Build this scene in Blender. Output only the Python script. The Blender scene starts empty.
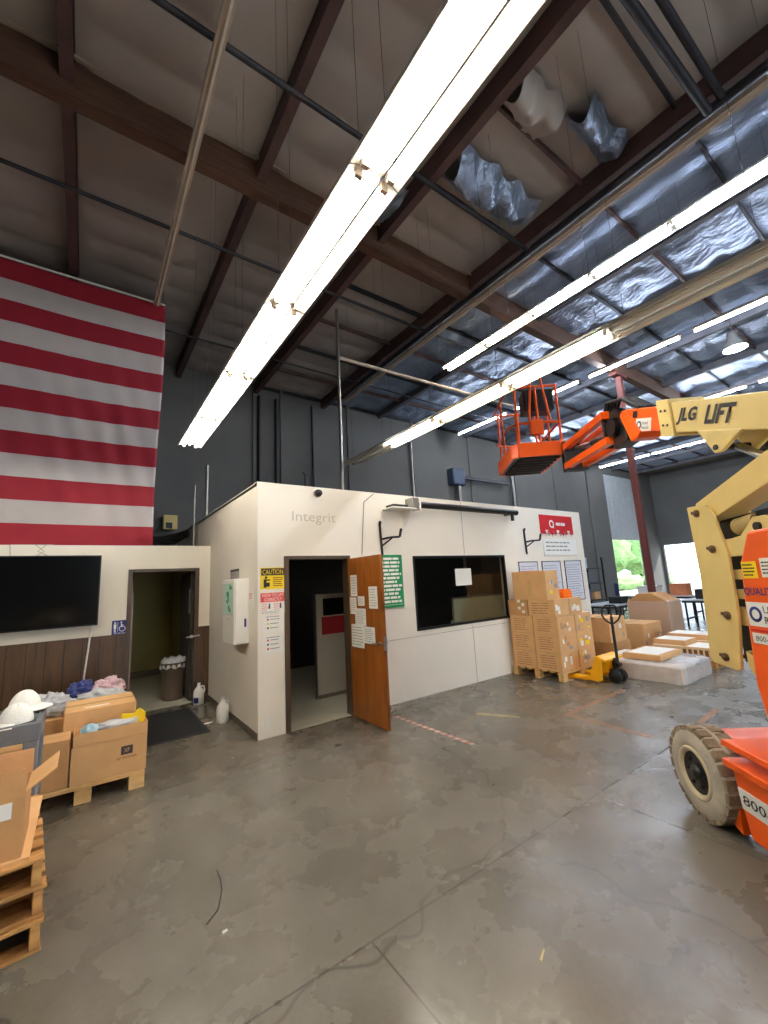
import bpy, bmesh, math, random
from mathutils import Vector, Matrix, noise
random.seed(7)
S = bpy.context.scene
COL = S.collection
PI = math.pi

# ------------------------------------------------------------------ camera
cam_d = bpy.data.cameras.new('camera'); cam = bpy.data.objects.new('camera', cam_d); COL.objects.link(cam)
cam_d.sensor_fit = 'VERTICAL'; cam_d.sensor_height = 36; cam_d.lens = 414.5 / 1024 * 36
cam_d.clip_start = 0.05; cam_d.clip_end = 400
R_ = Vector((0.8155668, -0.57627924, -0.05246935))
U_ = Vector((-0.05349709, -0.16537324, 0.98477904))
F_ = Vector((0.57618474, 0.80034613, 0.16570219))
m = Matrix(((R_.x, U_.x, -F_.x, 0), (R_.y, U_.y, -F_.y, 0), (R_.z, U_.z, -F_.z, 1.7), (0, 0, 0, 1)))
cam.matrix_world = m
S.camera = cam

# ------------------------------------------------------------------ world, exposure, light levels
S.view_settings.view_transform = 'Standard'; S.view_settings.look = 'None'
S.view_settings.gamma = 1; S.view_settings.use_curve_mapping = False
S.view_settings.exposure = 0.0
TUBE_LOW = 54.0      # low rows over the office
TUBE_HIGH = 150.0     # rows near the roof
SKY = 4.0
w = bpy.data.worlds.new('sky'); S.world = w; w.use_nodes = True
bgn = w.node_tree.nodes['Background']; bgn.inputs[0].default_value = (0.72, 0.86, 1.0, 1); bgn.inputs[1].default_value = SKY
sun_d = bpy.data.lights.new('sun', 'SUN'); sun_d.energy = 8; sun_d.angle = 0.01; sun_d.color = (1, .95, .87)
for i_, (x_, e_) in enumerate(((5.5, 330),)):
    ad_ = bpy.data.lights.new('rear_fill_light', 'AREA'); ad_.shape = 'RECTANGLE'; ad_.size = 8; ad_.size_y = 4.2; ad_.energy = e_; ad_.color = (.86, .93, 1)  # area fill added behind the camera, mainly to lift the ceiling
    ao_ = bpy.data.objects.new('rear_fill_light', ad_); COL.objects.link(ao_); ao_.location = (x_, -10.2, 2.1); ao_.rotation_euler = (math.radians(90 + 12), 0, 0)
sun = bpy.data.objects.new('sun', sun_d); COL.objects.link(sun); sun.rotation_euler = (math.radians(50), 0, math.radians(60))

# ------------------------------------------------------------------ materials
def lin(c):
    return tuple(((x / 255) / 12.92 if x / 255 <= 0.04045 else ((x / 255 + 0.055) / 1.055) ** 2.4) for x in c)
MATS = {}
def mat(name, rgb, rough=0.6, metal=0.0, var=0.12, scale=6.0, bump=0.0, bscale=40.0, emit=None, estr=0, alpha=None, trans=0, spec=0.5, stretch=None):
    if name in MATS: return MATS[name]
    M = bpy.data.materials.new(name); M.use_nodes = True; nt = M.node_tree; N = nt.nodes; L = nt.links
    B = N['Principled BSDF']; c = lin(rgb)
    B.inputs['Base Color'].default_value = (*c, 1)
    B.inputs['Roughness'].default_value = rough; B.inputs['Metallic'].default_value = metal
    B.inputs['Specular IOR Level'].default_value = spec
    tc = N.new('ShaderNodeTexCoord'); src = tc.outputs['Object']
    if stretch:
        mp = N.new('ShaderNodeMapping'); mp.inputs['Scale'].default_value = stretch; L.new(src, mp.inputs[0]); src = mp.outputs[0]
    if var > 0:
        nz = N.new('ShaderNodeTexNoise'); nz.inputs['Scale'].default_value = scale; nz.inputs['Detail'].default_value = 5
        L.new(src, nz.inputs['Vector'])
        mr = N.new('ShaderNodeMapRange'); mr.inputs[1].default_value = .3; mr.inputs[2].default_value = .7
        mr.inputs[3].default_value = 1 - var; mr.inputs[4].default_value = 1 + var
        L.new(nz.outputs[0], mr.inputs[0])
        vm = N.new('ShaderNodeVectorMath'); vm.operation = 'SCALE'; vm.inputs[0].default_value = c
        L.new(mr.outputs[0], vm.inputs['Scale']); L.new(vm.outputs[0], B.inputs['Base Color'])
    if bump > 0:
        nb = N.new('ShaderNodeTexNoise'); nb.inputs['Scale'].default_value = bscale; nb.inputs['Detail'].default_value = 4
        L.new(src, nb.inputs['Vector'])
        bp = N.new('ShaderNodeBump'); bp.inputs['Strength'].default_value = min(1, bump); bp.inputs['Distance'].default_value = 0.02 * max(1, bump)
        L.new(nb.outputs[0], bp.inputs['Height']); L.new(bp.outputs[0], B.inputs['Normal'])
    if emit:
        B.inputs['Emission Color'].default_value = (*emit, 1); B.inputs['Emission Strength'].default_value = estr
    if trans: B.inputs['Transmission Weight'].default_value = trans
    if alpha is not None: B.inputs['Alpha'].default_value = alpha
    MATS[name] = M; return M

def floor_material():
    M = bpy.data.materials.new('polished_concrete'); M.use_nodes = True; nt = M.node_tree; N = nt.nodes; L = nt.links
    B = N['Principled BSDF']; tc = N.new('ShaderNodeTexCoord'); P = tc.outputs['Object']
    def nz(sc, det=6, rough=.6, dist=0):
        n = N.new('ShaderNodeTexNoise'); n.inputs['Scale'].default_value = sc; n.inputs['Detail'].default_value = det
        n.inputs['Roughness'].default_value = rough; n.inputs['Distortion'].default_value = dist; L.new(P, n.inputs['Vector']); return n.outputs[0]
    def ramp(x, stops):
        r = N.new('ShaderNodeValToRGB'); L.new(x, r.inputs[0]); e = r.color_ramp.elements
        while len(e) < len(stops): e.new(.5)
        for el, (p, c) in zip(e, stops): el.position = p; el.color = (*lin(c), 1) if len(c) == 3 else c
        return r.outputs[0]
    def mixc(f, a, b, mode='MIX'):
        q = N.new('ShaderNodeMix'); q.data_type = 'RGBA'; q.blend_type = mode
        if isinstance(f, float): q.inputs[0].default_value = f
        else: L.new(f, q.inputs[0])
        for k, v in ((6, a), (7, b)):
            if isinstance(v, tuple): q.inputs[k].default_value = (*lin(v), 1)
            else: L.new(v, q.inputs[k])
        return q.outputs[2]
    def math_(op, a, b=None):
        q = N.new('ShaderNodeMath'); q.operation = op
        for i, v in enumerate((a, b)):
            if v is None: continue
            if isinstance(v, (int, float)): q.inputs[i].default_value = v
            else: L.new(v, q.inputs[i])
        return q.outputs[0]
    base = ramp(nz(.7, 4, .5, .3), [(.25, (98, 94, 86)), (.5, (112, 107, 98)), (.78, (126, 121, 111))])
    base = mixc(1.0, base, ramp(nz(3.2, 6, .6, .4), [(.3, (226, 224, 220)), (.7, (255, 255, 255))]), 'MULTIPLY')
    fine = ramp(nz(34, 4, .6), [(.3, (238, 238, 238)), (.7, (255, 255, 255))])
    c = mixc(1.0, base, fine, 'MULTIPLY')
    # dark spots and scuffs
    spots = ramp(nz(5.5, 2, .4), [(.22, (90, 86, 80)), (.28, (255, 255, 255))])
    c = mixc(.8, c, spots, 'MULTIPLY')
    # wandering hairline cracks
    vo = N.new('ShaderNodeTexVoronoi'); vo.feature = 'DISTANCE_TO_EDGE'; vo.inputs['Scale'].default_value = .32
    mpn = N.new('ShaderNodeTexNoise'); mpn.inputs['Scale'].default_value = 2.0; L.new(P, mpn.inputs['Vector'])
    ad = N.new('ShaderNodeVectorMath'); ad.operation = 'MULTIPLY_ADD'; L.new(mpn.outputs[1], ad.inputs[0]); ad.inputs[1].default_value = (.5, .5, 0); L.new(P, ad.inputs[2])
    L.new(ad.outputs[0], vo.inputs['Vector'])
    cr = ramp(vo.outputs[0], [(.0, (120, 112, 102)), (.004, (255, 255, 255))])
    c = mixc(.6, c, cr, 'MULTIPLY')
    # saw-cut joints
    sp = N.new('ShaderNodeSeparateXYZ'); L.new(P, sp.inputs[0])
    jy = math_('ABSOLUTE', math_('SUBTRACT', sp.outputs[1], 1.97))
    jy = math_('LESS_THAN', jy, .006)
    jx = None
    for X in (-2.9, 1.21, 3.28, 7.4, 11.5, 15.6):
        q = math_('LESS_THAN', math_('ABSOLUTE', math_('SUBTRACT', sp.outputs[0], X)), .005)
        jx = q if jx is None else math_('MAXIMUM', jx, q)
    jx = math_('MULTIPLY', jx, math_('LESS_THAN', sp.outputs[1], 1.97))
    j2 = math_('LESS_THAN', math_('ABSOLUTE', math_('SUBTRACT', sp.outputs[1], 4.45)), .004)
    strip = math_('MULTIPLY', math_('GREATER_THAN', sp.outputs[1], 4.45), math_('LESS_THAN', sp.outputs[1], 7.4))
    c = mixc(math_('MULTIPLY', strip, .5), c, (92, 84, 72))
    j = math_('MAXIMUM', math_('MAXIMUM', jy, jx), j2)
    c = mixc(j, c, (62, 57, 50))
    L.new(c, B.inputs['Base Color'])
    rr = N.new('ShaderNodeMapRange'); L.new(nz(2.2, 5), rr.inputs[0]); rr.inputs[1].default_value = .3; rr.inputs[2].default_value = .7
    rr.inputs[3].default_value = .16; rr.inputs[4].default_value = .38; L.new(rr.outputs[0], B.inputs['Roughness'])
    bp = N.new('ShaderNodeBump'); bp.inputs['Strength'].default_value = .06; bp.inputs['Distance'].default_value = .01
    L.new(nz(14, 5), bp.inputs['Height']); L.new(bp.outputs[0], B.inputs['Normal'])
    return M

def block_wall_material():
    M = mat('tilt_up_wall_paint', (104, 104, 102), .85, var=.10, scale=.7, bump=.15, bscale=20)
    return M
def wood_material(name, rgb, dark, axis_scale, rough=.35):
    M = bpy.data.materials.new(name); M.use_nodes = True; N = M.node_tree.nodes; L = M.node_tree.links; B = N['Principled BSDF']
    tc = N.new('ShaderNodeTexCoord'); mp = N.new('ShaderNodeMapping'); mp.inputs['Scale'].default_value = axis_scale
    L.new(tc.outputs['Object'], mp.inputs[0]); n = N.new('ShaderNodeTexNoise'); n.inputs['Scale'].default_value = 3; n.inputs['Detail'].default_value = 7
    n.inputs['Distortion'].default_value = .8; L.new(mp.outputs[0], n.inputs['Vector'])
    r = N.new('ShaderNodeValToRGB'); r.color_ramp.elements[0].position = .32; r.color_ramp.elements[1].position = .7
    r.color_ramp.elements[0].color = (*lin(dark), 1); r.color_ramp.elements[1].color = (*lin(rgb), 1)
    L.new(n.outputs[0], r.inputs[0]); L.new(r.outputs[0], B.inputs['Base Color']); B.inputs['Roughness'].default_value = rough
    return M
def panel_material():
    M = wood_material('dark_wood_panelling', (92, 66, 42), (66, 46, 28), (4, 4, .5), .45)
    N = M.node_tree.nodes; L = M.node_tree.links; B = N['Principled BSDF']
    old = B.inputs['Base Color'].links[0].from_socket
    tc = N.new('ShaderNodeTexCoord'); sp = N.new('ShaderNodeSeparateXYZ'); L.new(tc.outputs['Object'], sp.inputs[0])
    md = N.new('ShaderNodeMath'); md.operation = 'PINGPONG'; md.inputs[1].default_value = .1; L.new(sp.outputs[0], md.inputs[0])
    lt = N.new('ShaderNodeMath'); lt.operation = 'LESS_THAN'; lt.inputs[1].default_value = .004; L.new(md.outputs[0], lt.inputs[0])
    mx = N.new('ShaderNodeMix'); mx.data_type = 'RGBA'; L.new(lt.outputs[0], mx.inputs[0]); L.new(old, mx.inputs[6]); mx.inputs[7].default_value = (*lin((30, 20, 12)), 1)
    L.new(mx.outputs[2], B.inputs['Base Color']); return M

M_floor = floor_material(); M_block = block_wall_material(); M_panel = panel_material()
M_white = mat('office_wall_paint', (238, 231, 218), .55, var=.03, scale=1.5, bump=.03, bscale=60)
M_white2 = mat('lobby_wall_paint', (238, 230, 214), .6, var=.03, scale=1.5)
M_base = mat('dark_rubber_baseboard', (92, 84, 72), .6, var=.1)
M_brownframe = mat('brown_painted_steel', (74, 58, 44), .45, var=.08)
M_door = wood_material('varnished_door_wood', (158, 92, 34), (122, 66, 20), (5, 5, .6), .3)
M_glulam = wood_material('glulam_timber', (100, 70, 52), (74, 49, 38), (.6, 6, 8), .7)
M_purlin = mat('reddish_primer_steel', (84, 62, 60), .7, var=.2, scale=3)
M_purlin2 = mat('dusty_grey_steel', (92, 92, 100), .7, var=.2, scale=3)
M_deck = mat('roof_deck_board', (120, 112, 100), .9, var=.15, scale=2)
M_scrim = mat('grey_insulation_scrim', (166, 158, 152), .6, var=.08, scale=1.2, bump=.9, bscale=2.6)
M_foil = mat('silver_foil_insulation', (150, 164, 188), .42, .6, var=.16, scale=2.2, bump=1.8, bscale=13, stretch=(1, .55, 1))
M_pipe = mat('dark_steel_pipe', (58, 58, 64), .5, .6, var=.15)
M_pipe2 = mat('grey_galvanised_pipe', (150, 148, 142), .35, .8, var=.12)
M_tan = mat('cream_enamelled_channel', (172, 158, 142), .45, var=.08)
M_refl = mat('white_enamel_reflector', (240, 238, 230), .35, var=.03)
M_black = mat('black_plastic', (16, 16, 18), .4, var=.1)
M_blackgloss = mat('black_screen_glass', (7, 8, 10), .12, var=.0)
M_steel = mat('brushed_steel', (170, 170, 168), .28, 1, var=.08)
M_orange = mat('orange_machine_paint', (238, 92, 14), .34, var=.05, scale=4)
M_cream = mat('cream_machine_paint', (222, 198, 128), .38, var=.05, scale=4)
M_tyre = mat('grey_nonmarking_rubber', (176, 168, 154), .85, var=.16, scale=9, bump=.3, bscale=30)
M_tread = mat('dirty_rubber_tread', (134, 118, 98), .9, var=.25, scale=10, bump=.4, bscale=30)
M_rim = mat('cream_wheel_rim', (202, 188, 158), .5, var=.12)
M_card = mat('brown_cardboard', (212, 166, 114), .8, var=.07, scale=5, bump=.06, bscale=40)
M_card2 = mat('darker_cardboard', (190, 142, 92), .8, var=.08, scale=5, bump=.06, bscale=40)
M_card3 = mat('pale_cardboard', (214, 184, 146), .8, var=.06, scale=5)
M_tape = mat('clear_packing_tape', (206, 168, 118), .25, var=.05)
M_pine = wood_material('pine_pallet_wood', (226, 188, 128), (188, 144, 84), (1.5, 6, 6), .75)
M_oldpine = wood_material('worn_pallet_wood', (206, 156, 92), (140, 92, 44), (1.5, 5, 6), .8)
M_paper = mat('white_paper', (236, 234, 226), .7, var=.02)
M_ink = mat('dark_ink', (50, 50, 54), .7, var=.1)
M_greyink = mat('grey_ink', (150, 148, 146), .7, var=.1)
M_brownink = mat('brown_print', (110, 72, 40), .8, var=.1)
M_red = mat('sign_red', (198, 32, 40), .5, var=.04)
M_green = mat('sign_green', (14, 140, 84), .5, var=.04)
M_signwhite = mat('sign_white', (238, 238, 232), .5, var=.02)
M_yellow = mat('sign_yellow', (244, 212, 24), .5, var=.03)
M_blue = mat('sign_blue', (34, 44, 118), .45, var=.03)
M_jackyellow = mat('yellow_truck_paint', (250, 178, 14), .35, var=.06)
M_cart = mat('grey_moulded_plastic', (104, 106, 110), .6, var=.08)
M_wrap = mat('clear_stretch_film', (226, 230, 238), .2, var=.1, scale=8, bump=.35, bscale=14, alpha=.2)
M_wrap2 = mat('bunched_stretch_film', (236, 240, 248), .15, var=.1, scale=8, bump=.6, bscale=18, alpha=.45)
M_bag = mat('translucent_plastic_bag', (238, 240, 244), .2, var=.06, scale=9, bump=.9, bscale=14, trans=.25)
M_pinkbag = mat('pink_plastic_bag', (226, 190, 198), .25, var=.12, scale=9, bump=.9, bscale=14)
M_bluebag = mat('navy_plastic_bag', (52, 64, 128), .3, var=.2, scale=9, bump=.8, bscale=14)
M_ltblue = mat('pale_blue_plastic', (170, 206, 222), .3, var=.15, scale=12, bump=.6, bscale=20)
M_jug = mat('white_bottle_plastic', (236, 234, 230), .35, var=.02)
M_cap = mat('white_cotton_cap', (240, 236, 228), .9, var=.03, bump=.2, bscale=60)
M_mat = mat('black_ribbed_mat', (18, 19, 24), .95, var=.2, scale=30, bump=.4, bscale=80)
M_bin = mat('brown_bin_plastic', (94, 78, 64), .5, var=.06)
M_olive = mat('restroom_wall_paint', (170, 158, 96), .6, var=.05)
M_vinyl = mat('pale_vinyl_floor', (196, 192, 176), .4, var=.06, scale=3)
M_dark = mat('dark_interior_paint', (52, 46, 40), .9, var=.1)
M_glass = None
def glass_mat():
    M = bpy.data.materials.new('tinted_window_glass'); M.use_nodes = True; nt = M.node_tree; nt.nodes.clear()
    o = nt.nodes.new('ShaderNodeOutputMaterial'); mx = nt.nodes.new('ShaderNodeMixShader'); t = nt.nodes.new('ShaderNodeBsdfTransparent'); g = nt.nodes.new('ShaderNodeBsdfGlossy')
    t.inputs[0].default_value = (.80, .82, .80, 1); g.inputs['Roughness'].default_value = .04
    lw = nt.nodes.new('ShaderNodeLayerWeight'); lw.inputs[0].default_value = .25; f = nt.nodes.new('ShaderNodeMath'); f.operation = 'MULTIPLY'; f.inputs[1].default_value = .3; nt.links.new(lw.outputs['Facing'], f.inputs[0])
    nt.links.new(f.outputs[0], mx.inputs[0]); nt.links.new(t.outputs[0], mx.inputs[1]); nt.links.new(g.outputs[0], mx.inputs[2]); nt.links.new(mx.outputs[0], o.inputs[0]); return M
M_glass = glass_mat()
M_flagred = mat('flag_red_nylon', (156, 20, 42), .7, var=.05, scale=3, bump=.2, bscale=5)
M_flagwhite = mat('flag_white_nylon', (200, 192, 190), .7, var=.04, scale=3, bump=.2, bscale=5)
M_flagblue = mat('flag_blue_nylon', (28, 34, 92), .7, var=.05)
M_tubeW = mat('lit_white_tube', (255, 255, 255), .4, var=0, emit=(1, .93, .80), estr=TUBE_LOW)
M_tubeWarm = mat('lit_warm_tube', (255, 255, 255), .4, var=0, emit=(1, .80, .52), estr=TUBE_LOW * .55)
M_tubeC = mat('lit_cool_tube', (255, 255, 255), .4, var=0, emit=(.80, .88, 1.0), estr=TUBE_HIGH)
M_tubeCW = mat('lit_high_warm_tube', (255, 255, 255), .4, var=0, emit=(1, .84, .62), estr=TUBE_HIGH * .5)
M_tubeOff = mat('unlit_tube', (214, 212, 206), .3, var=.02)
M_steelcol = mat('oxide_red_column_paint', (98, 46, 42), .55, var=.12)
M_concrete2 = mat('outdoor_concrete', (190, 186, 178), .9, var=.1)
M_leaf = mat('sunlit_foliage', (140, 176, 112), .8, var=.4, scale=6, bump=.8, bscale=9)
M_rubber = mat('black_rubber', (24, 23, 23), .75, var=.1)
M_rollup = mat('white_rollup_door', (196, 202, 208), .5, var=.05)

# ------------------------------------------------------------------ mesh helpers
class MB:
    def __init__(s): s.v = []; s.f = []; s.m = []; s.s = []
    def _add(s, vs, fs, mi=0, smooth=False):
        o = len(s.v); s.v += [Vector(v) for v in vs]
        for f in fs: s.f.append([i + o for i in f]); s.m.append(mi); s.s.append(smooth)
    def box(s, x0, x1, y0, y1, z0, z1, mi=0):
        vs = [(x, y, z) for x in (x0, x1) for y in (y0, y1) for z in (z0, z1)]
        s._add(vs, [(0, 1, 3, 2), (4, 6, 7, 5), (0, 4, 5, 1), (2, 3, 7, 6), (0, 2, 6, 4), (1, 5, 7, 3)], mi); return s
    def obox(s, c, size, rot=None, mi=0):
        c = Vector(c); h = Vector(size) / 2; R = rot.to_3x3() if rot else Matrix.Identity(3)
        vs = [c + R @ Vector((x * h.x, y * h.y, z * h.z)) for x in (-1, 1) for y in (-1, 1) for z in (-1, 1)]
        s._add(vs, [(0, 1, 3, 2), (4, 6, 7, 5), (0, 4, 5, 1), (2, 3, 7, 6), (0, 2, 6, 4), (1, 5, 7, 3)], mi); return s
    def beam(s, p0, p1, wd, ht, mi=0, up=(0, 0, 1)):
        p0, p1 = Vector(p0), Vector(p1); d = (p1 - p0); L = d.length; d.normalize(); sd = Vector(up).cross(d)
        if sd.length < 1e-4: sd = Vector((1, 0, 0))
        sd.normalize(); u = d.cross(sd)
        R = Matrix((d, sd, u)).transposed()
        return s.obox((p0 + p1) / 2, (L, wd, ht), R, mi)
    def prism(s, pts, ext, mi=0):
        pts = [Vector(p) for p in pts]; e = Vector(ext); n = len(pts)
        s._add(pts + [p + e for p in pts], [list(range(n))[::-1], [i + n for i in range(n)]] + [(i, (i + 1) % n, (i + 1) % n + n, i + n) for i in range(n)], mi); return s
    def tube(s, pts, r, seg=10, mi=0, cap=True):
        pts = [Vector(p) for p in pts]; n = len(pts); rings = []
        rs = r if isinstance(r, (list, tuple)) else [r] * n
        prev = None
        for i, p in enumerate(pts):
            if i == 0: d = pts[1] - p
            elif i == n - 1: d = p - pts[i - 1]
            else: d = (pts[i + 1] - p).normalized() + (p - pts[i - 1]).normalized()
            d.normalize()
            if prev is None:
                a = Vector((0, 0, 1)) if abs(d.z) < .9 else Vector((1, 0, 0)); a = (a - d * a.dot(d)).normalized()
            else: a = (prev - d * prev.dot(d)).normalized()
            prev = a; b = d.cross(a)
            rings.append([p + rs[i] * (math.cos(2 * PI * k / seg) * a + math.sin(2 * PI * k / seg) * b) for k in range(seg)])
        vs = [v for R in rings for v in R]
        s._add(vs, [(i * seg + k, i * seg + (k + 1) % seg, (i + 1) * seg + (k + 1) % seg, (i + 1) * seg + k) for i in range(n - 1) for k in range(seg)], mi, True)
        if cap:
            s._add(rings[0], [list(range(seg))[::-1]], mi); s._add(rings[-1], [list(range(seg))], mi)
        return s
    def cyl(s, p0, p1, r, seg=16, mi=0): return s.tube([p0, p1], r, seg, mi)
    def lathe(s, prof, o=(0, 0, 0), ax=(0, 0, 1), seg=24, mi=0, smooth=True):
        ax = Vector(ax).normalized(); a = Vector((1, 0, 0)) if abs(ax.x) < .9 else Vector((0, 1, 0))
        a = (a - ax * a.dot(ax)).normalized(); b = ax.cross(a); o = Vector(o)
        vs = [o + ax * z + r * (math.cos(2 * PI * k / seg) * a + math.sin(2 * PI * k / seg) * b) for r, z in prof for k in range(seg)]
        n = len(prof)
        s._add(vs, [(i * seg + k, i * seg + (k + 1) % seg, (i + 1) * seg + (k + 1) % seg, (i + 1) * seg + k) for i in range(n - 1) for k in range(seg)], mi, smooth); return s
    def grid(s, fn, nu, nv, mi=None, smooth=True):
        vs = [fn(i / nu, j / nv) for i in range(nu + 1) for j in range(nv + 1)]
        o = len(s.v); s.v += [Vector(v) for v in vs]
        for i in range(nu):
            for j in range(nv):
                s.f.append([o + i * (nv + 1) + j, o + (i + 1) * (nv + 1) + j, o + (i + 1) * (nv + 1) + j + 1, o + i * (nv + 1) + j + 1])
                s.m.append(mi(i / nu, j / nv) if callable(mi) else (mi or 0)); s.s.append(smooth)
        return s
    def blob(s, c, r, seed=0, amp=.25, fr=2.0, nu=22, nv=14, flat=None, mi=0):
        c = Vector(c)
        def fn(u, v):
            th = 2 * PI * u; ph = PI * v
            d = Vector((math.sin(ph) * math.cos(th), math.sin(ph) * math.sin(th), math.cos(ph)))
            k = 1 + amp * noise.noise(d * fr + Vector((seed * 7.3, seed, 0))) + amp * .4 * noise.noise(d * fr * 3 + Vector((seed, 5, 1)))
            p = Vector((d.x * r[0], d.y * r[1], d.z * r[2])) * k
            if flat is not None and p.z < flat: p.z = flat
            return c + p
        return s.grid(fn, nu, nv, mi)
    def build(s, name, mats, parent=None, loc=None, bevel=0, solid=0):
        me = bpy.data.meshes.new(name); me.from_pydata([tuple(v) for v in s.v], [], s.f)
        if not isinstance(mats, (list, tuple)): mats = [mats]
        for q in mats: me.materials.append(q)
        me.polygons.foreach_set('material_index', s.m); me.polygons.foreach_set('use_smooth', s.s); me.update()
        bm = bmesh.new(); bm.from_mesh(me); bmesh.ops.recalc_face_normals(bm, faces=bm.faces); bm.to_mesh(me); bm.free()
        o = bpy.data.objects.new(name, me); COL.objects.link(o)
        if parent: o.parent = parent
        if loc is not None: o.location = loc
        if solid:
            md = o.modifiers.new('thick', 'SOLIDIFY'); md.thickness = solid; md.offset = 0
        if bevel:
            md = o.modifiers.new('edge', 'BEVEL'); md.width = bevel; md.segments = 2; md.limit_method = 'ANGLE'; md.angle_limit = .7
        return o

def struct(o): o['kind'] = 'structure'; return o
def tag(o, label, cat, group=None, kind=None):
    o['label'] = label; o['category'] = cat
    if group: o['group'] = group
    if kind: o['kind'] = kind
    return o
def empty(name, loc=(0, 0, 0), rz=0, label=None, cat=None, group=None):
    o = bpy.data.objects.new(name, None); COL.objects.link(o); o.location = loc; o.rotation_euler = (0, 0, rz); o.empty_display_size = .1
    if label: tag(o, label, cat, group)
    return o
def copy_tree(o, parent=None):
    c = o.copy(); COL.objects.link(c)
    if parent: c.parent = parent
    for ch in list(o.children): copy_tree(ch, c)
    return c
def bx(name, x0, x1, y0, y1, z0, z1, mt, parent=None, bevel=0):
    return MB().box(x0, x1, y0, y1, z0, z1).build(name, mt, parent, bevel=bevel)
def text(s, w_, h_, mt, M4, parent=None, name='lettering', shear=0, bold=0, depth=.0015):
    cu = bpy.data.curves.new('t', 'FONT'); cu.body = s; cu.size = 1; cu.extrude = 0; cu.shear = shear; cu.offset = bold; cu.resolution_u = 2
    t = bpy.data.objects.new('t', cu); COL.objects.link(t)
    bpy.context.view_layer.update()
    me = bpy.data.meshes.new_from_object(t.evaluated_get(bpy.context.evaluated_depsgraph_get()))
    bpy.data.objects.remove(t)
    xs = [v.co.x for v in me.vertices]; ys = [v.co.y for v in me.vertices]
    x0, x1, y0, y1 = min(xs), max(xs), min(ys), max(ys)
    for v in me.vertices:
        v.co.x = (v.co.x - x0) / (x1 - x0) * w_; v.co.y = (v.co.y - y0) / (y1 - y0) * h_; v.co.z = depth
    me.materials.clear(); me.materials.append(mt); me.transform(M4); me.name = name
    o = bpy.data.objects.new(name, me); COL.objects.link(o)
    if parent: o.parent = parent
    return o
def MFRONT(x, y, z): return Matrix.Translation((x, y, z)) @ Matrix.Rotation(PI / 2, 4, 'X')                       # faces -y
def MLEFT(x, y, z): return Matrix.Translation((x, y, z)) @ Matrix.Rotation(-PI / 2, 4, 'Z') @ Matrix.Rotation(PI / 2, 4, 'X')  # faces -x
def bars(w_, h_, rows, mt, M4, parent, name='printed_text', fill=.55, wl=(.06, .2), lo=.75, seed=1, thick=.0012):
    """rows of small word blocks, too small in the photo to read"""
    rnd = random.Random(seed); b = MB(); rh = h_ / rows
    for r in range(rows):
        x = 0; end = w_ * rnd.uniform(lo, 1)
        y1 = h_ - r * rh - rh * (1 - fill) / 2; y0 = y1 - rh * fill
        while x < end - w_ * .03:
            l = min(w_ * rnd.uniform(*wl), end - x)
            b.box(x, x + l, y0, y1, 0, thick); x += l + w_ * .03
    o = b.build(name, mt, parent); o.data.transform(M4); return o
def sheet(name, x0, x1, z0, z1, mt, face='front', at=5.0, th=.004, parent=None, bevel=0):
    if face == 'front': return bx(name, x0, x1, at - th, at, z0, z1, mt, parent, bevel)
    return bx(name, at - th, at, x0, x1, z0, z1, mt, parent, bevel)   # face 'left': x0,x1 are y values

# ------------------------------------------------------------------ structure
XL, XR, YB, YF, ZR = -11.0, 28.8, 11.0, -10.0, 7.55
struct(bx('floor', XL, XR, YF, YB, -.2, 0, M_floor))
struct(bx('ceiling', XL, XR, YF, YB, ZR, ZR + .2, M_deck))
# back wall with tall roll-up opening
b = MB(); b.box(XL, 22.9, YB, YB + .2, 0, ZR); b.box(26.5, XR + .2, YB, YB + .2, 0, ZR); b.box(22.9, 26.5, YB, YB + .2, 6.95, ZR)
for px_ in (3.55, 4.35, 6.6, 9.3, 12.2, 15.0, 18.0, 21.0): b.box(px_, px_ + .09, YB - .05, YB, 0, ZR)
struct(b.build('wall_back', M_block))
b = MB()
for k in range(6): b.box(22.9, 26.5, YB + .06, YB + .11, 3.3 + k * .61, 3.3 + k * .61 + .6)
for k in range(4): b.box(23.55 + k * .72, 23.6 + k * .72, YB + .04, YB + .06, 3.3, 6.95)
struct(b.build('door_3', M_rollup))
b = MB(); b.box(XR, XR + .2, YF, 5.2, 0, ZR); b.box(XR, XR + .2, 10.85, YB, 0, ZR); b.box(XR, XR + .2, 5.2, 10.85, 3.0, ZR)
struct(b.build('wall_right', M_block))
struct(bx('wall_left', XL - .2, XL, YF, YB, 0, ZR, M_block))
b = MB(); b.box(XL, 1.5, YF - .2, YF, 0, ZR); b.box(1.5, 9.5, YF - .2, YF, 4.2, ZR); b.box(9.5, XR, YF - .2, YF, 0, ZR)  # unseen opening added in the rear wall to let fill light in
struct(b.build('wall_rear', M_block))

# roof timbers
GY = 4.74
b = MB(); b.box(XL, XR, GY - .02, GY + .15, 6.98, 7.42)
struct(b.build('trim_1', M_glulam))
b = MB(); b.box(XL, XR, GY - .10, GY - .07, 7.40, 7.43)
struct(b.build('trim_2', M_tan))
b = MB(); b.box(XL, XR, -4.2, -4.03, 6.98, 7.42); struct(b.build('trim_3', M_glulam))
PX = [-10.7, -8.65, -6.6, -4.55, -2.5, -.46, 1.64, 3.62, 5.75, 7.9, 10.0, 12.1, 14.4, 16.85, 19.2, 21.6, 24.0, 26.4]
for i, x in enumerate(PX):
    b = MB(); zb = 7.16 if x < 7 else 7.26
    b.box(x - .05, x + .05, YF, YB, zb, ZR); b.box(x - .06, x + .06, YF, YB, zb - .02, zb)
    struct(b.build('trim_%d' % (4 + i), M_purlin if x < 7 else M_purlin2))
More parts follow.
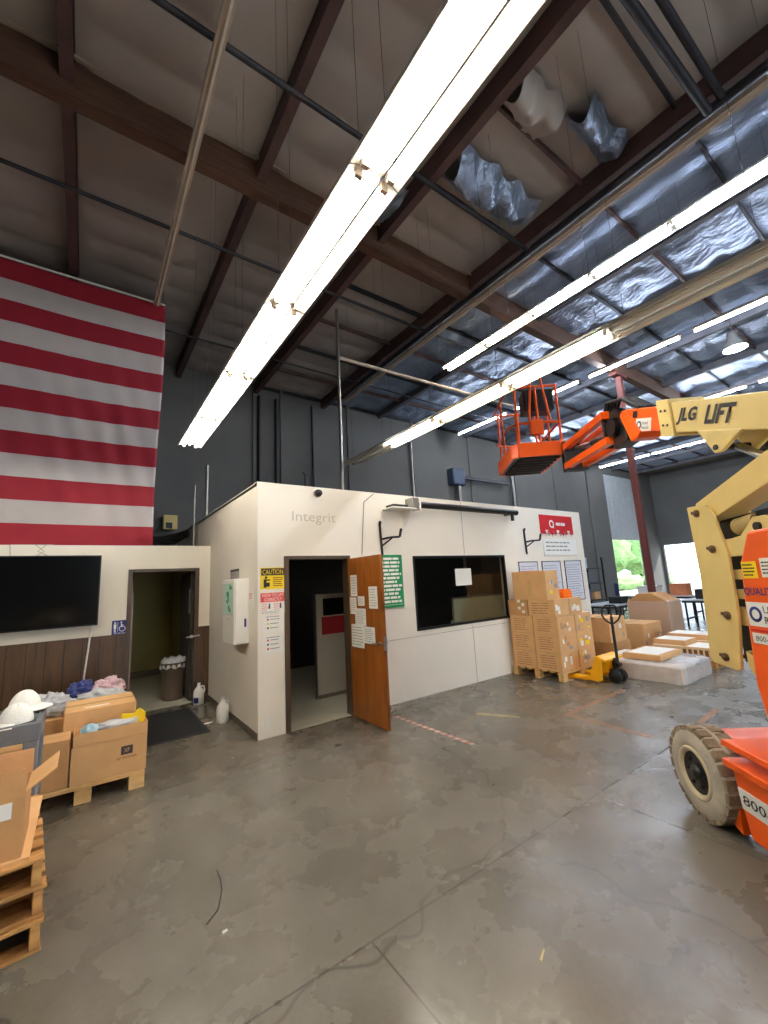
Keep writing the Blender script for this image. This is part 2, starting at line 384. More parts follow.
# insulation blankets sagging between the purlins, one per bay
for i in range(len(PX) - 1):
    x0, x1 = PX[i] + .06, PX[i + 1] - .06
    foil = x0 > 5.6
    amp = .05 if foil else .045
    def fn(u, v, x0=x0, x1=x1, foil=foil, amp=amp, i=i):
        x = x0 + (x1 - x0) * u; y = -2 + (YB + 2) * v
        ribs = abs(math.sin(PI * y / .61)) ** .7
        z = 7.44 - amp * ribs * math.sin(PI * u) ** .5 * (.6 + .8 * (.5 + .5 * noise.noise(Vector((x * 1.3, y * .8, i)))))
        z -= (.045 if foil else .02) * noise.noise(Vector((x * 3.1, y * 2.3, 3.0 * i))) + (.03 * abs(noise.noise(Vector((x * 2.5 + y, y * 7.0, 9.0 + i)))) if foil else 0)
        return (x, y, z)
    struct(MB().grid(fn, 30, 220).build('ceiling_%d' % (i + 2), M_foil if foil else M_scrim))
# sub-purlins seen where the blanket has been torn open and over the foil
n0 = 100
for i, y in enumerate([-1.22 + .61 * 2 * k for k in range(11)]):
    if abs(y - GY) < .3: continue
    b = MB()
    for a_, c_ in zip(PX[7:-1], PX[8:]): b.box(a_ + .05, c_ - .05, y - .02, y + .02, 7.345, 7.46)
    struct(b.build('trim_%d' % (n0 + i), M_purlin if i % 2 else M_pipe))

# steel column
b = MB(); b.box(11.58, 11.72, GY - .005, GY + .135, 0, 6.98); b.box(11.45, 11.85, GY - .12, GY + .25, 0, .02); b.box(11.35, 11.95, GY - .03, GY + .16, 6.90, 6.98)
struct(b.build('trim_130', M_steelcol, bevel=.006))

# ---------------------------------------------------------------- office box
OY, OX, OX2, OZ, OB = 5.005, 1.678, 9.06, 3.02, 10.9
DX0, DX1, DZ = 2.06, 2.93, 2.04
WX0, WX1, WZ0, WZ1 = 4.10, 6.29, .94, 2.07
b = MB(); t = .11
b.box(OX, DX0, OY, OY + t, 0, OZ); b.box(DX0, DX1, OY, OY + t, DZ, OZ); b.box(DX1, WX0, OY, OY + t, 0, OZ)
b.box(WX0, WX1, OY, OY + t, 0, WZ0); b.box(WX0, WX1, OY, OY + t, WZ1, OZ); b.box(WX1, OX2, OY, OY + t, 0, OZ)
struct(b.build('wall_office_front', M_white))
b = MB()
for x in (5.25, ):
    b.box(x - .004, x + .004, OY - .003, OY, 2.1, OZ); b.box(x + .05, x + .058, OY - .003, OY, 0, .9)
b.box(3.0, 9.0, OY - .0025, OY, .86, .866)
struct(b.build('trim_140', M_greyink))
struct(bx('wall_office_left', OX, OX + t, OY + t, OB, 0, OZ, M_white))
struct(bx('wall_office_right', OX2 - t, OX2, OY + t, OB, 0, OZ, M_white))
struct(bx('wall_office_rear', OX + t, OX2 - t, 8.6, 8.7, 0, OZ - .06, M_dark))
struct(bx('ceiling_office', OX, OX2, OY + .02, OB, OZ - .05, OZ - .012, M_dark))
struct(bx('floor_office', OX + t, OX2 - t, OY + .01, 8.6, 0, .006, M_vinyl))
b = MB(); b.box(OX - .012, OX, OY, 7.38, 0, .075); struct(b.build('baseboard_left', M_base))
# door frame and open door
b = MB()
b.box(DX0 - .05, DX0 + .012, OY - .018, OY + t + .018, 0, DZ + .045); b.box(DX1 - .012, DX1 + .04, OY - .018, OY + t + .018, 0, DZ + .045)
b.box(DX0 + .012, DX1 - .012, OY - .018, OY + t + .018, DZ, DZ + .045)
struct(b.build('trim_141', M_brownframe, bevel=.003))
d1 = struct(empty('door_1', (2.945, OY - .02, 0), math.radians(-1.5)))
MB().box(-.022, .022, -.81, 0, .012, 2.035).build('door_leaf', M_door, d1, bevel=.003)
hb = MB(); 
for sx in (-1, 1):
    hb.cyl((sx * .022, -.745, .97), (sx * .032, -.745, .97), .028, 16); hb.cyl((sx * .03, -.745, .97), (sx * .07, -.745, .97), .009, 10)
    hb.tube([(sx * .068, -.75, .97), (sx * .07, -.70, .972), (sx * .066, -.63, .968)], .009, 8)
hb.build('lever_handle', M_steel, d1)
for z in (.25, 1.05, 1.8): MB().cyl((0, .012, z - .05), (0, .012, z + .05), .009, 10).build('hinge', M_steel, d1)
MB().box(-.022, .022, -.816, -.811, .9, 1.06).build('latch_plate', M_steel, d1)
# window
w1 = struct(empty('window_1', (WX0, OY, WZ0)))
b = MB(); W_, H_ = WX1 - WX0, WZ1 - WZ0; f = .035
b.box(0, W_, -.01, .05, 0, f); b.box(0, W_, -.01, .05, H_ - f, H_); b.box(0, f, -.01, .05, f, H_ - f); b.box(W_ - f, W_, -.01, .05, f, H_ - f)
b.build('window_frame', M_black, w1)
MB().box(f, W_ - f, .02, .026, f, H_ - f).build('window_pane', M_glass, w1)

# lobby / restroom block
RY = 7.40
RDX0, RDX1, RDZ = .56, 1.46, 2.04
b = MB(); b.box(XL, RDX0, RY, RY + .11, 0, 2.45); b.box(RDX0, RDX1, RY, RY + .11, RDZ, 2.45); b.box(RDX1, OX, RY, RY + .11, 0, 2.45)
struct(b.build('wall_lobby', M_white2))
b = MB(); b.box(XL, RDX0 - .05, RY - .012, RY, 0, 1.145); struct(b.build('trim_142', M_panel))
b = MB(); b.box(RDX1 + .05, OX, RY - .012, RY, 0, 1.145); struct(b.build('trim_143', M_panel))
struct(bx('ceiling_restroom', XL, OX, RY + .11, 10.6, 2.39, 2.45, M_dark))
struct(bx('wall_restroom_back', XL, OX, 10.5, 10.6, 0, 2.39, M_olive))
struct(bx('wall_restroom_side', .36, .44, RY + .11, 10.5, 0, 2.39, M_olive))
struct(bx('wall_restroom_right', 1.60, OX, RY + .11, 10.5, 0, 2.39, M_olive))
struct(bx('floor_restroom', .44, 1.60, RY, 10.5, 0, .006, M_vinyl))
b = MB(); b.box(.44, 1.60, 10.47, 10.5, .006, .12); struct(b.build('baseboard_back', M_base))
b = MB(); b.box(.44, .455, RY + .12, 10.47, .006, .12); struct(b.build('baseboard_restroom', M_base))
b = MB()
b.box(RDX0 - .05, RDX0 + .012, RY - .02, RY + .13, 0, RDZ + .045); b.box(RDX1 - .012, RDX1 + .05, RY - .02, RY + .13, 0, RDZ + .045); b.box(RDX0, RDX1, RY - .02, RY + .13, RDZ, RDZ + .045)
struct(b.build('trim_144', M_brownframe, bevel=.003))
d2 = struct(empty('door_2', (1.43, RY + .13, 0)))
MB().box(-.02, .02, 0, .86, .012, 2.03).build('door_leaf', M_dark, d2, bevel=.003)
MB().box(-.026, -.02, .02, .1, 1.35, 1.75).build('push_plate', M_steel, d2)
hb = MB(); hb.cyl((-.02, -.10, 1.0), (-.02, -.16, 1.0), .01, 10); hb.tube([(-.10, -.16, .995), (-.02, -.165, 1.0), (.10, -.16, 1.01)], .011, 8); hb.cyl((-.02, -.148, 1.0), (-.02, -.156, 1.0), .026, 14)
hb.build('lever_handle', M_steel, d2)
MB().box(.585 - 1.43, .6 - 1.43, -.02, .0, .3, 1.75).build('edge_guard', M_tan, d2)

# ------------------------------------------------------------------ outdoors
struct(bx('ground', -30, 90, -40, 60, -.35, -.21, M_concrete2))
rr = random.Random(4)
for i, lb in enumerate(['leftmost leafy tree outside the tall roll-up door opening', 'second leafy tree outside the roll-up door', 'third leafy tree outside the roll-up door', 'rightmost leafy tree outside behind the red column']):
    e = empty('tree', (36 + i * 6.2, 24 + rr.uniform(-1, 2), -.21), 0, lb, 'tree', 'trees outside')
    MB().cyl((0, 0, 0), (0, 0, 2.0), .16, 8).build('trunk', M_pipe, e)
    MB().blob((0, 0, 3.9), (2.6, 2.2, 2.7), i, .5, 3).build('foliage', M_leaf, e)
for i in range(3):
    e = empty('shrub', (33 + i * 7.5, 19.0, -.21), 0, ['leftmost', 'middle', 'rightmost'][i] + ' low shrub outside the roll-up door opening', 'shrub', 'shrubs outside')
    MB().blob((0, 0, .7), (3.2, .8, .8), i + 9, .4, 4).build('foliage', M_leaf, e)

# ------------------------------------------------------------------ light fixtures
ORD = ['first', 'second', 'third', 'fourth', 'fifth', 'sixth', 'seventh', 'eighth', 'ninth', 'tenth']
def fixture(name, x, y0, y1, z, wd, tube_mat, label, group, ceil=7.36):
    L = y1 - y0; cy = (y0 + y1) / 2
    e = empty(name, (x, cy, z), 0, label, 'light fixture', group)
    h = L / 2 - .004
    b = MB(); hw = wd / 2; cw = .055
    # channel housing and folded reflector wings
    b.box(-cw, cw, -h, h, .045, .10)
    for sg in (-1, 1):
        b.prism([(sg * (cw + .014), -h, .040), (sg * hw, -h, 0), (sg * hw, -h, .008), (sg * (cw + .014), -h, .050)], (0, 2 * h, 0))
        b.prism([(sg * hw, -h, 0), (sg * hw, -h, .022), (sg * (hw - .006), -h, .022), (sg * (hw - .006), -h, 0)], (0, 2 * h, 0))
    b.prism([(-.028, -h, .045), (.028, -h, .045), (0, -h, .012)], (0, 2 * h, 0))
    b.build('reflector', M_refl, e)
    for sg in (-1, 1):
        MB().cyl((sg * hw * .52, -h + .03, .012), (sg * hw * .52, h - .03, .012), .016, 8).build('tube', tube_mat, e)
        for q in (-1, 1):
            MB().box(sg * hw * .52 - .02, sg * hw * .52 + .02, q * (h - .028) - .012, q * (h - .028) + .012, -.012, .045).build('lamp_holder', M_tan, e)
    for q in (-1, 1): MB().cyl((0, q * h * .8, .10), (0, q * h * .8, ceil - z), .0018, 5).build('suspension_wire', M_pipe, e)
    return e
def strip(name, x, y0, y1, z, tube_mat, label, group, both=True, wd=.05):
    cy = (y0 + y1) / 2; h = (y1 - y0) / 2
    e = empty(name, (x, cy, z), 0, label, 'light fixture', group)
    b = MB(); b.box(-wd, wd, -h, h, .04, .10); b.prism([(-wd * .5, -h, .04), (wd * .5, -h, .04), (0, -h, .022)], (0, 2 * h, 0)); b.build('channel', M_tan, e)
    if tube_mat:
        MB().cyl((0, -h + .03, .0), (0, h - .03, .0), .02, 8).build('tube', tube_mat, e)
        for q in (-1, 1): MB().box(-.02, .02, q * (h - .02) - .012, q * (h - .02) + .012, -.024, .045).build('lamp_holder', M_tan, e)
    for q in (-1, 1): MB().cyl((0, q * h * .8, .10), (0, q * h * .8, (7.40 if z > 6.8 else 7.36) - z), .0018, 5).build('suspension_wire', M_pipe, e)
    return e
SEC = 1.22
for k in range(8):
    y1 = 6.37 - SEC * k
    fixture('strip_light', 1.126, y1 - SEC, y1, 3.80, .31, M_tubeW, '%s lit reflector light from the far end of the big row above the office corner' % ORD[k], 'low lit row over the office corner')
for k in range(6):  # row added out of frame to brighten the lobby side
    y1 = 6.37 - SEC * k
    fixture('strip_light', -1.75, y1 - SEC, y1, 3.80, .31, M_tubeW, '%s added fill light from the far end of the row above the lobby television' % ORD[k], 'added fill row over the lobby clutter')
for k in range(7):
    y1 = 6.50 - SEC * k
    mt = M_tubeOff if k in (0, 4, 5, 6) else (M_tubeWarm if k == 2 else M_tubeW)
    st = 'unlit' if mt is M_tubeOff else ('warm dim' if k == 2 else 'lit')
    fixture('strip_light', 3.94, y1 - SEC, y1, 3.90, .31, mt, '%s %s reflector light from far end of row passing before the basket' % (ORD[k], st), 'low row in front of the lift basket')
for k in range(9):
    y1 = 6.65 - SEC * k
    mt = M_tubeCW if k < 2 else M_tubeC
    fixture('strip_light', 6.85, y1 - SEC, y1, 6.70, .30, mt, '%s reflector light from the far end of the high row above the foil roof' % ORD[k], 'high row of reflector lights')
for k, (a_, c_) in enumerate([(8.0, 10.2), (5.5, 7.7), (3.04, 5.24), (.45, 2.8), (-2.1, .2)]):
    strip('tube_light', 10.9, a_, c_, 6.9, M_tubeC, '%s bare tube light from the back wall in the row left of the bay lamp' % ORD[k], 'bare tube row left of the bay lamp')
for k, (a_, c_) in enumerate([(8.4, 10.6), (5.9, 8.1), (3.1, 5.45), (.5, 2.85), (-2.1, .2)]):
    strip('tube_light', 16.15, a_, c_, 7.0, M_tubeC, '%s bare tube light from the back wall in the row just above the cream boom' % ORD[k], 'bare tube row above the boom')
for k, (a_, c_) in enumerate([(8.05, 10.5), (5.6, 8.0), (3.1, 5.5)]):
    strip('tube_light', 21.6, a_, c_, 7.0, M_tubeC, '%s bare tube light from the back wall in the far row seen under the boom' % ORD[k], 'bare tube row under the boom')
strip('tube_light', .75, -2.0, 7.6, 6.7, None, 'long cream unlit channel hanging beside the striped flag', None)
for k in range(3):
    strip('tube_light', 5.62, 9.4 - 3.9 * (k + 1), 9.4 - 3.9 * k, 6.66, None, '%s unlit cream channel from the back wall beside the dark sprinkler main' % ORD[k], 'unlit channels beside the sprinkler main', wd=.06)
# round high bay lamp
e = empty('high_bay_lamp', (11.76, 2.33, 6.5), 0, 'round lit high bay lamp under the foil roof', 'lamp')
MB().lathe([(.06, .42), (.10, .40), (.11, .22), (.14, .20), (.22, .04), (.23, 0)], seg=28).build('housing', M_pipe2, e)
MB().lathe([(0, .015), (.215, .015), (.215, .005), (0, .005)], seg=28).build('diffuser', mat('lit_bay_diffuser', (255, 255, 255), .4, var=0, emit=(.9, .95, 1), estr=40), e)
MB().cyl((0, 0, .42), (0, 0, .95), .01, 6).build('suspension_rod', M_pipe, e)

# pipes
def pipe(name, pts, r, mt, label, cat='pipe', seg=10): return tag(MB().tube(pts, r, seg).build(name, mt), label, cat)
pipe('sprinkler_pipe', [(5.70, -4, 6.98), (5.70, 9.9, 6.98)], .055, M_pipe, 'dark sprinkler main running beside the cream unlit channel under the roof')
pipe('sprinkler_pipe', [(-2.2, 6.02, 7.0), (7.0, 6.02, 7.0)], .028, M_pipe, 'dark sprinkler branch between timber beam and back wall above the flag')
pipe('sprinkler_pipe', [(-11, 8.7, 6.98), (12, 8.7, 6.98)], .02, M_pipe, 'thin dark sprinkler branch nearest the back wall')
pipe('sprinkler_pipe', [(-2, 3.42, 7.0), (5.66, 3.42, 7.0)], .035, M_pipe, 'dark sprinkler branch on the camera side of the timber beam')
pipe('sprinkler_pipe', [(2.2, 1.05, 6.95), (5.66, .93, 6.95)], .05, M_pipe, 'thicker left pipe of the overhead pair meeting the sprinkler main')
pipe('sprinkler_pipe', [(2.2, .87, 6.99), (5.66, .79, 6.99)], .04, M_pipe, 'thinner right pipe of the overhead pair meeting the sprinkler main')
pipe('conduit', [(3.76, 6.5, OZ), (3.78, 6.5, 7.1)], .032, M_pipe2, 'grey vertical conduit rising from office roof to the sprinkler branch')
pipe('conduit', [(3.78, 6.5, 6.06), (9.2, 6.5, 6.2)], .035, M_tan, 'pale horizontal pipe running right from the tall vertical conduit')
pipe('conduit', [(9.2, 10.93, 2.5), (9.2, 10.93, 6.9)], .04, M_pipe2, 'bright vertical conduit on the back wall right of the conduit on the office roof')
pipe('conduit', [(14.75, 10.9, 2.5), (14.75, 10.9, 7.1)], .07, M_pipe2, 'silver vertical conduit on the back wall behind the basket')
pipe('conduit', [(3.72, 10.95, 3.0), (3.72, 10.95, 7.1)], .045, M_pipe, 'dark left conduit of the pair on the back wall above office corner')
pipe('conduit', [(4.22, 10.95, 3.0), (4.22, 10.95, 7.1)], .045, M_pipe, 'dark right conduit of the pair on the back wall above office corner')
pipe('conduit', [(5.35, 10.9, 3.0), (5.33, 10.9, 7.1)], .035, M_pipe, 'thin dark conduit above the security camera on the back wall')
pipe('conduit', [(1.60, 8.4, 2.45), (1.60, 8.4, 3.72)], .018, M_pipe2, 'short thin pale conduit beside the flag above the lobby wall')
pipe('conduit', [(1.86, 8.6, 3.02), (1.86, 8.6, 4.2)], .03, M_pipe2, 'thicker pale conduit close to the office box left of its top')
e = empty('electrical_box', (1.54, 10.85, 3.3), 0, 'beige electrical box beside the lower corner of the flag', 'electrical box')
MB().box(-.15, .15, -.08, .1, -.12, .22).build('enclosure', M_cream, e, bevel=.01); MB().box(-.1, .04, -.09, -.08, -.1, .04).build('cover', M_black, e)
b = MB()
for k in range(5): b.tube([(.85, 9.0 - .05 * k, 2.62 + .035 * k), (1.1, 9.0, 2.62 + .04 * k), (1.4, 9.0, 2.68 + .04 * k), (1.62, 9.05, 2.82 + .03 * k)], .022, 6)
b.box(.8, 1.64, 8.9, 9.2, 2.45, 2.62)
tag(b.build('cable_bundle', M_rubber), 'dark cable bundle lying on a black tray over the restroom roof', 'cables')
e = empty('hoist_bracket', (11.3, 10.8, 5.5), 0, 'dark blue wall hoist with rail left of the basket', 'hoist')
MB().box(-.35, .3, -.15, .2, -.35, .3).build('motor', mat('blue_grey_enamel', (60, 76, 100), .5), e, bevel=.05)
MB().box(.3, 3.0, -.05, .05, -.06, .06).build('rail', M_pipe, e)
MB().box(-.02, .1, -.05, .2, -2.0, -.35).build('drop_conduit', M_pipe2, e)
e = empty('pendant_cord', (5.0, 10.8, 4.0), 0, 'hanging black cord with plug end above the office front wall', 'cord')
MB().tube([(0, 0, 0), (.02, 0, .9), (.04, .2, 1.0)], .015, 6).build('cord', M_rubber, e); MB().lathe([(.02, .2), (.08, .05), (.09, -.1), (0, -.1)], seg=12).build('plug', M_rubber, e)
# torn scrim and foil flaps hanging in the middle bay
for i, (x0, x1, y0, y1, dr, lab) in enumerate([
    (3.75, 5.4, 2.95, 3.5, .40, 'large crumpled foil flap hanging beside the big light row'),
    (3.7, 4.5, 1.95, 2.4, .35, 'pale torn insulation flap hanging in the middle roof bay'),
    (4.6, 5.6, 1.7, 2.1, .30, 'tan and silver torn flap near the sprinkler main'),
    (3.0, 3.55, 3.9, 4.5, .25, 'dark torn foil flap just behind the big light row')]):
    def fn(u, v, x0=x0, x1=x1, y0=y0, y1=y1, dr=dr, i=i):
        x = x0 + (x1 - x0) * u; y = y0 + (y1 - y0) * v
        z = 7.36 - dr * math.sin(PI * min(1, v * 1.1)) * (1 - u * .6) + .10 * noise.noise(Vector((x * 5, y * 5, i * 4)))
        return (x, y + .1 * noise.noise(Vector((x * 4, i, y))), min(z, 7.42))
    tag(MB().grid(fn, 20, 12).build('insulation_flap', M_foil if i != 1 else M_scrim), lab, 'insulation')

# ------------------------------------------------------------------ flag
FX1, FW, FZ0, FZ1, FY = .90, 7.6, 2.47, 6.97, 7.9
flag = empty('flag', (FX1, FY, FZ1), 0, 'huge red and white striped flag hanging behind the lobby wall', 'flag')
def flag_fn(u, v):
    x = -FW * u; z = -(FZ1 - FZ0) * v
    d = 1 - u
    y = .03 * noise.noise(Vector((x * .8, z * .3, 0))) + .012 * noise.noise(Vector((x * 5 + z * .9, z * .5, 4))) * (.3 + v)
    fan = math.exp(-((x + 1.0) / 1.0) ** 2) * math.exp(-((z + 2.5) / 1.3) ** 2)
    y += .012 * fan * math.sin(18 * (x + .25 * z))
    x += .035 * math.sin(v * 5 + .6) * math.exp(x * 1.5)
    z -= .03 * math.sin(PI * min(1, u * 4)) * (1 - v)
    return (x, y, z)
def flag_m(u, v):
    r = int(v * 13 + 1e-6)
    return r % 2
nv = 13 * 6
MB().grid(flag_fn, 170, nv, flag_m).build('fabric', [M_flagred, M_flagwhite], flag, solid=.004)
MB().grid(lambda u, v: (lambda p: (p[0], p[1] - .006, p[2]))(flag_fn(.6 + .4 * u, v * 7 / 13)), 60, 42).build('canton', M_flagblue, flag)
b = MB()
b.cyl((-FW, 0, .015), (.02, 0, .015), .018, 8); b.build('header_rope', M_signwhite, flag)
for q in (-FW + .05, -5, -2.5, -.02): MB().cyl((q, 0, .02), (q, 0, 7.42 - FZ1), .004, 5).build('hanging_cord', M_pipe, flag)

# ------------------------------------------------------------------ things on the office front wall
def wall_thing(name, x, z, label, cat, y=OY, group=None): return empty(name, (x, y, z), 0, label, cat, group)
# security camera
e = wall_thing('security_camera', 2.50, 2.93, 'small dark dome camera near the top of office front wall', 'camera')
MB().cyl((0, 0, 0), (0, -.03, 0), .055, 20).build('mount', M_pipe2, e); MB().lathe([(.05, .03), (.05, .05), (.04, .08), (.02, .098), (0, .1)], (0, 0, 0), (0, -1, 0)).build('dome', M_black, e)
t_ = text('Integrit', .64, .17, mat('faded_letter_paint', (200, 196, 184), .6, var=0), MFRONT(2.13, OY - .0005, 2.50)); t_.name = 'wall_lettering'
tag(t_, 'faint pale lettering left on the office wall above the door', 'lettering')
# conduit on wall
tag(MB().tube([(3.42, OY - .012, 3.0), (3.24, OY - .012, 2.86), (3.17, OY - .012, 2.10)], .007, 6).build('wall_cable', M_greyink), 'thin bent cable running down from wall top to the open door', 'cable')
def hook_bracket(x, z, label):
    e = wall_thing('wall_bracket', x, z, label, 'bracket')
    b = MB(); b.tube([(0, -.02, -.24), (-.01, -.02, .0), (-.02, -.02, .22)], .018, 8); b.tube([(-.02, -.02, .22), (-.03, -.05, .26)], .022, 8); b.build('upright', M_black, e)
    b = MB(); b.tube([(0, -.02, .0), (.10, -.10, .02), (.2, -.2, .02)], .016, 8); b.tube([(.2, -.2, .02), (.22, -.22, .14)], .02, 8); b.tube([(0, -.02, -.1), (.12, -.12, .01)], .012, 8); b.build('arm', M_black, e)
hook_bracket(3.52, 2.32, 'black angled wall bracket above the green safety sign')
hook_bracket(6.96, 2.32, 'black angled wall bracket left of the red and white signs')
# green sign
e = wall_thing('safety_sign', 3.35, 1.32, 'green sign with white lettering half hidden behind the open door', 'sign')
MB().box(0, .53, -.012, -.002, 0, .77).build('board', M_green, e, bevel=.002)
b = MB(); b.box(.02, .51, -.014, -.012, .04, .045); b.build('rule', M_signwhite, e)
bars(.49, .68, 12, M_signwhite, MFRONT(.02, -.012, .06), e, fill=.6, wl=(.18, .35), seed=5)
# shelf with device
e = wall_thing('wall_shelf', 3.60, 2.76, 'small white bracket shelf at left end of rolled projector screen', 'shelf')
MB().box(-.02, .44, -.26, 0, 0, .022).build('board', M_refl, e, bevel=.003)
MB().prism([(.36, 0, 0), (.36, -.2, 0), (.36, 0, -.26)], (.02, 0, 0)).build('bracket', M_refl, e)
tag(bx('media_box', 3.62, 3.90, OY - .22, OY - .03, 2.782, 2.825, M_black, bevel=.004), 'flat black device lying on the small white shelf', 'electronics')
e = wall_thing('projector_screen', 4.02, 2.86, 'long black rolled projector screen mounted above the office window', 'projector screen')
MB().cyl((.12, -.14, 0), (2.58, -.14, 0), .052, 18).build('case', M_black, e)
MB().box(.0, .13, -.19, -.0, -.07, .10).build('motor_end', M_pipe2, e, bevel=.01)
MB().box(.13, .16, -.195, -.0, -.09, .07).build('end_cap', M_refl, e)
MB().box(2.38, 2.43, -.14, 0, -.05, .05).build('wall_mount', M_black, e); MB().box(2.42, 2.47, -.16, -.12, -.16, -.04).build('pull_catch', M_black, e)
# signs at right
e = wall_thing('hook_board', 7.50, 2.42, 'red board with white logo and a row of hooks', 'sign')
MB().box(0, 1.2, -.02, 0, .08, .48).build('board', M_red, e, bevel=.01)
MB().lathe([(.05, 0), (.085, 0), (.085, .003), (.05, .003)], (.40, -.02, .29), (0, -1, 0)).build('logo_ring', M_signwhite, e)
MB().box(.44, .475, -.024, -.02, .2, .25).build('logo_tail', M_signwhite, e)
bars(.42, .09, 1, M_signwhite, MFRONT(.56, -.02, .25), e, fill=.7, wl=(.3, .5), seed=3)
for k in range(5):
    MB().tube([(.2 + k * .2, -.02, .12), (.2 + k * .2, -.07, .10), (.2 + k * .2, -.08, .03)], .008, 6).build('hook', M_steel, e)
    MB().prism([(.15 + k * .2, -.022, .16), (.25 + k * .2, -.022, .16), (.2 + k * .2, -.022, .02)], (0, -.004, 0)).build('hook_plate', M_red if k % 2 else M_signwhite, e)
e = wall_thing('notice_board', 7.50, 2.05, 'white notice with three dark text lines under the red board', 'sign')
MB().box(.04, 1.25, -.02, 0, 0, .34).build('board', M_signwhite, e, bevel=.004)
bars(1.0, .24, 3, M_greyink, MFRONT(.12, -.02, .07), e, fill=.34, wl=(.08, .2), seed=9)
for k, (x0, x1, lb) in enumerate([(6.68, 7.28, 'leftmost of three framed notices, partly behind the tall carton'), (7.42, 8.07, 'middle one of three thin framed notices on office wall'), (8.22, 8.86, 'rightmost of three thin framed notices near office wall end')]):
    e = wall_thing('framed_notice', x0, 1.10, lb, 'framed notice')
    W = x1 - x0; H = .84
    b = MB(); b.box(0, W, -.015, 0, 0, .015); b.box(0, W, -.015, 0, H - .015, H); b.box(0, .015, -.015, 0, .015, H - .015); b.box(W - .015, W, -.015, 0, .015, H - .015)
    b.build('frame', M_pipe, e); MB().box(.015, W - .015, -.008, -.001, .015, H - .015).build('sheet', mat('pale_lilac_paper', (214, 216, 228), .5, var=.02), e)
    bars(W - .12, H - .14, 14, M_greyink, MFRONT(.06, -.008, .07), e, fill=.25, wl=(.2, .5), seed=20 + k)
# paper on window
tag(sheet('paper_sheet', 4.98, 5.36, 1.57, 1.85, M_paper, at=OY - .011, th=.002), 'single white sheet taped on the dark office window', 'paper')
# door-side signs
e = wall_thing('caution_sign', 1.71, 1.685, 'yellow caution sign left of the office door', 'sign')
MB().box(0, .31, -.006, 0, 0, .26).build('board', M_yellow, e)
MB().box(.01, .30, -.007, -.006, .165, .25).build('header', M_black, e)
text('CAUTION', .26, .058, M_yellow, MFRONT(.025, -.0072, .178), e)
b = MB(); b.lathe([(0, 0), (.016, 0), (.016, .002), (0, .002)], (.07, -.006, .14), (0, -1, 0), 12); b.box(.04, .075, -.008, -.006, .02, .12); b.box(.075, .115, -.008, -.006, .03, .08); b.box(.06, .12, -.008, -.006, .10, .118); b.build('pictogram', M_black, e)
bars(.13, .12, 5, M_brownink, MFRONT(.155, -.006, .025), e, fill=.4, wl=(.25, .6), seed=2)
e = wall_thing('lifting_sign', 1.71, 1.39, 'red headed lifting instruction sign under the yellow caution sign', 'sign')
MB().box(0, .31, -.006, 0, 0, .25).build('board', M_signwhite, e)
MB().box(.0, .31, -.007, -.006, .14, .25).build('header', mat('sign_pale_red', (222, 84, 84), .5), e)
text('HOW TO LIFT', .27, .038, M_signwhite, MFRONT(.02, -.0072, .202), e); text('CORRECTLY', .22, .038, M_signwhite, MFRONT(.045, -.0072, .152), e)
b = MB()
for x in (.11, .25):
    b.lathe([(0, 0), (.01, 0), (.01, .002), (0, .002)], (x, -.006, .115), (0, -1, 0), 10); b.box(x - .012, x + .008, -.008, -.006, .06, .105)
b.build('pictogram', M_ink, e)
bars(.08, .09, 4, mat('pink_print', (222, 140, 140), .6), MFRONT(.015, -.006, .04), e, fill=.4, wl=(.3, .8), seed=4); bars(.08, .09, 4, MATS['pink_print'], MFRONT(.16, -.006, .04), e, fill=.4, wl=(.3, .8), seed=6)
bars(.27, .03, 2, M_greyink, MFRONT(.015, -.006, .006), e, fill=.4, seed=7)
for k, (z0, z1, cs, lb) in enumerate([(1.17, 1.37, ('r', 'y', 'k'), 'upper white sheet with three coloured bullets beside the door frame'), (.93, 1.15, ('r', 'b', 'r'), 'lower white sheet with red and blue bullets beside the door frame')]):
    e = wall_thing('notice_sheet', 1.72, z0, lb, 'notice')
    MB().box(0, .28, -.003, 0, 0, z1 - z0).build('paper', M_paper, e)
    cm = {'r': M_red, 'y': M_yellow, 'k': M_brownink, 'b': M_blue}
    for j, c in enumerate(cs):
        MB().lathe([(0, 0), (.012, 0), (.012, .0015), (0, .0015)], (.08, -.003, .155 - j * .05), (0, -1, 0), 12).build('bullet', cm[c], e)
        bars(.13, .02, 1, M_greyink, MFRONT(.11, -.003, .145 - j * .05), e, fill=.5, wl=(.2, .5), seed=30 + j + k)
    bars(.2, .02, 1, M_greyink, MFRONT(.06, -.003, .175), e, fill=.5, seed=40 + k)
e = wall_thing('wall_outlet', 1.79, .17, 'small white outlet low on the wall left of office door', 'outlet')
MB().box(-.035, .035, -.006, 0, -.057, .057).build('plate', M_signwhite, e, bevel=.002)
for z in (-.022, .022): MB().box(-.015, .015, -.008, -.006, z - .014, z + .014).build('socket', M_refl, e)
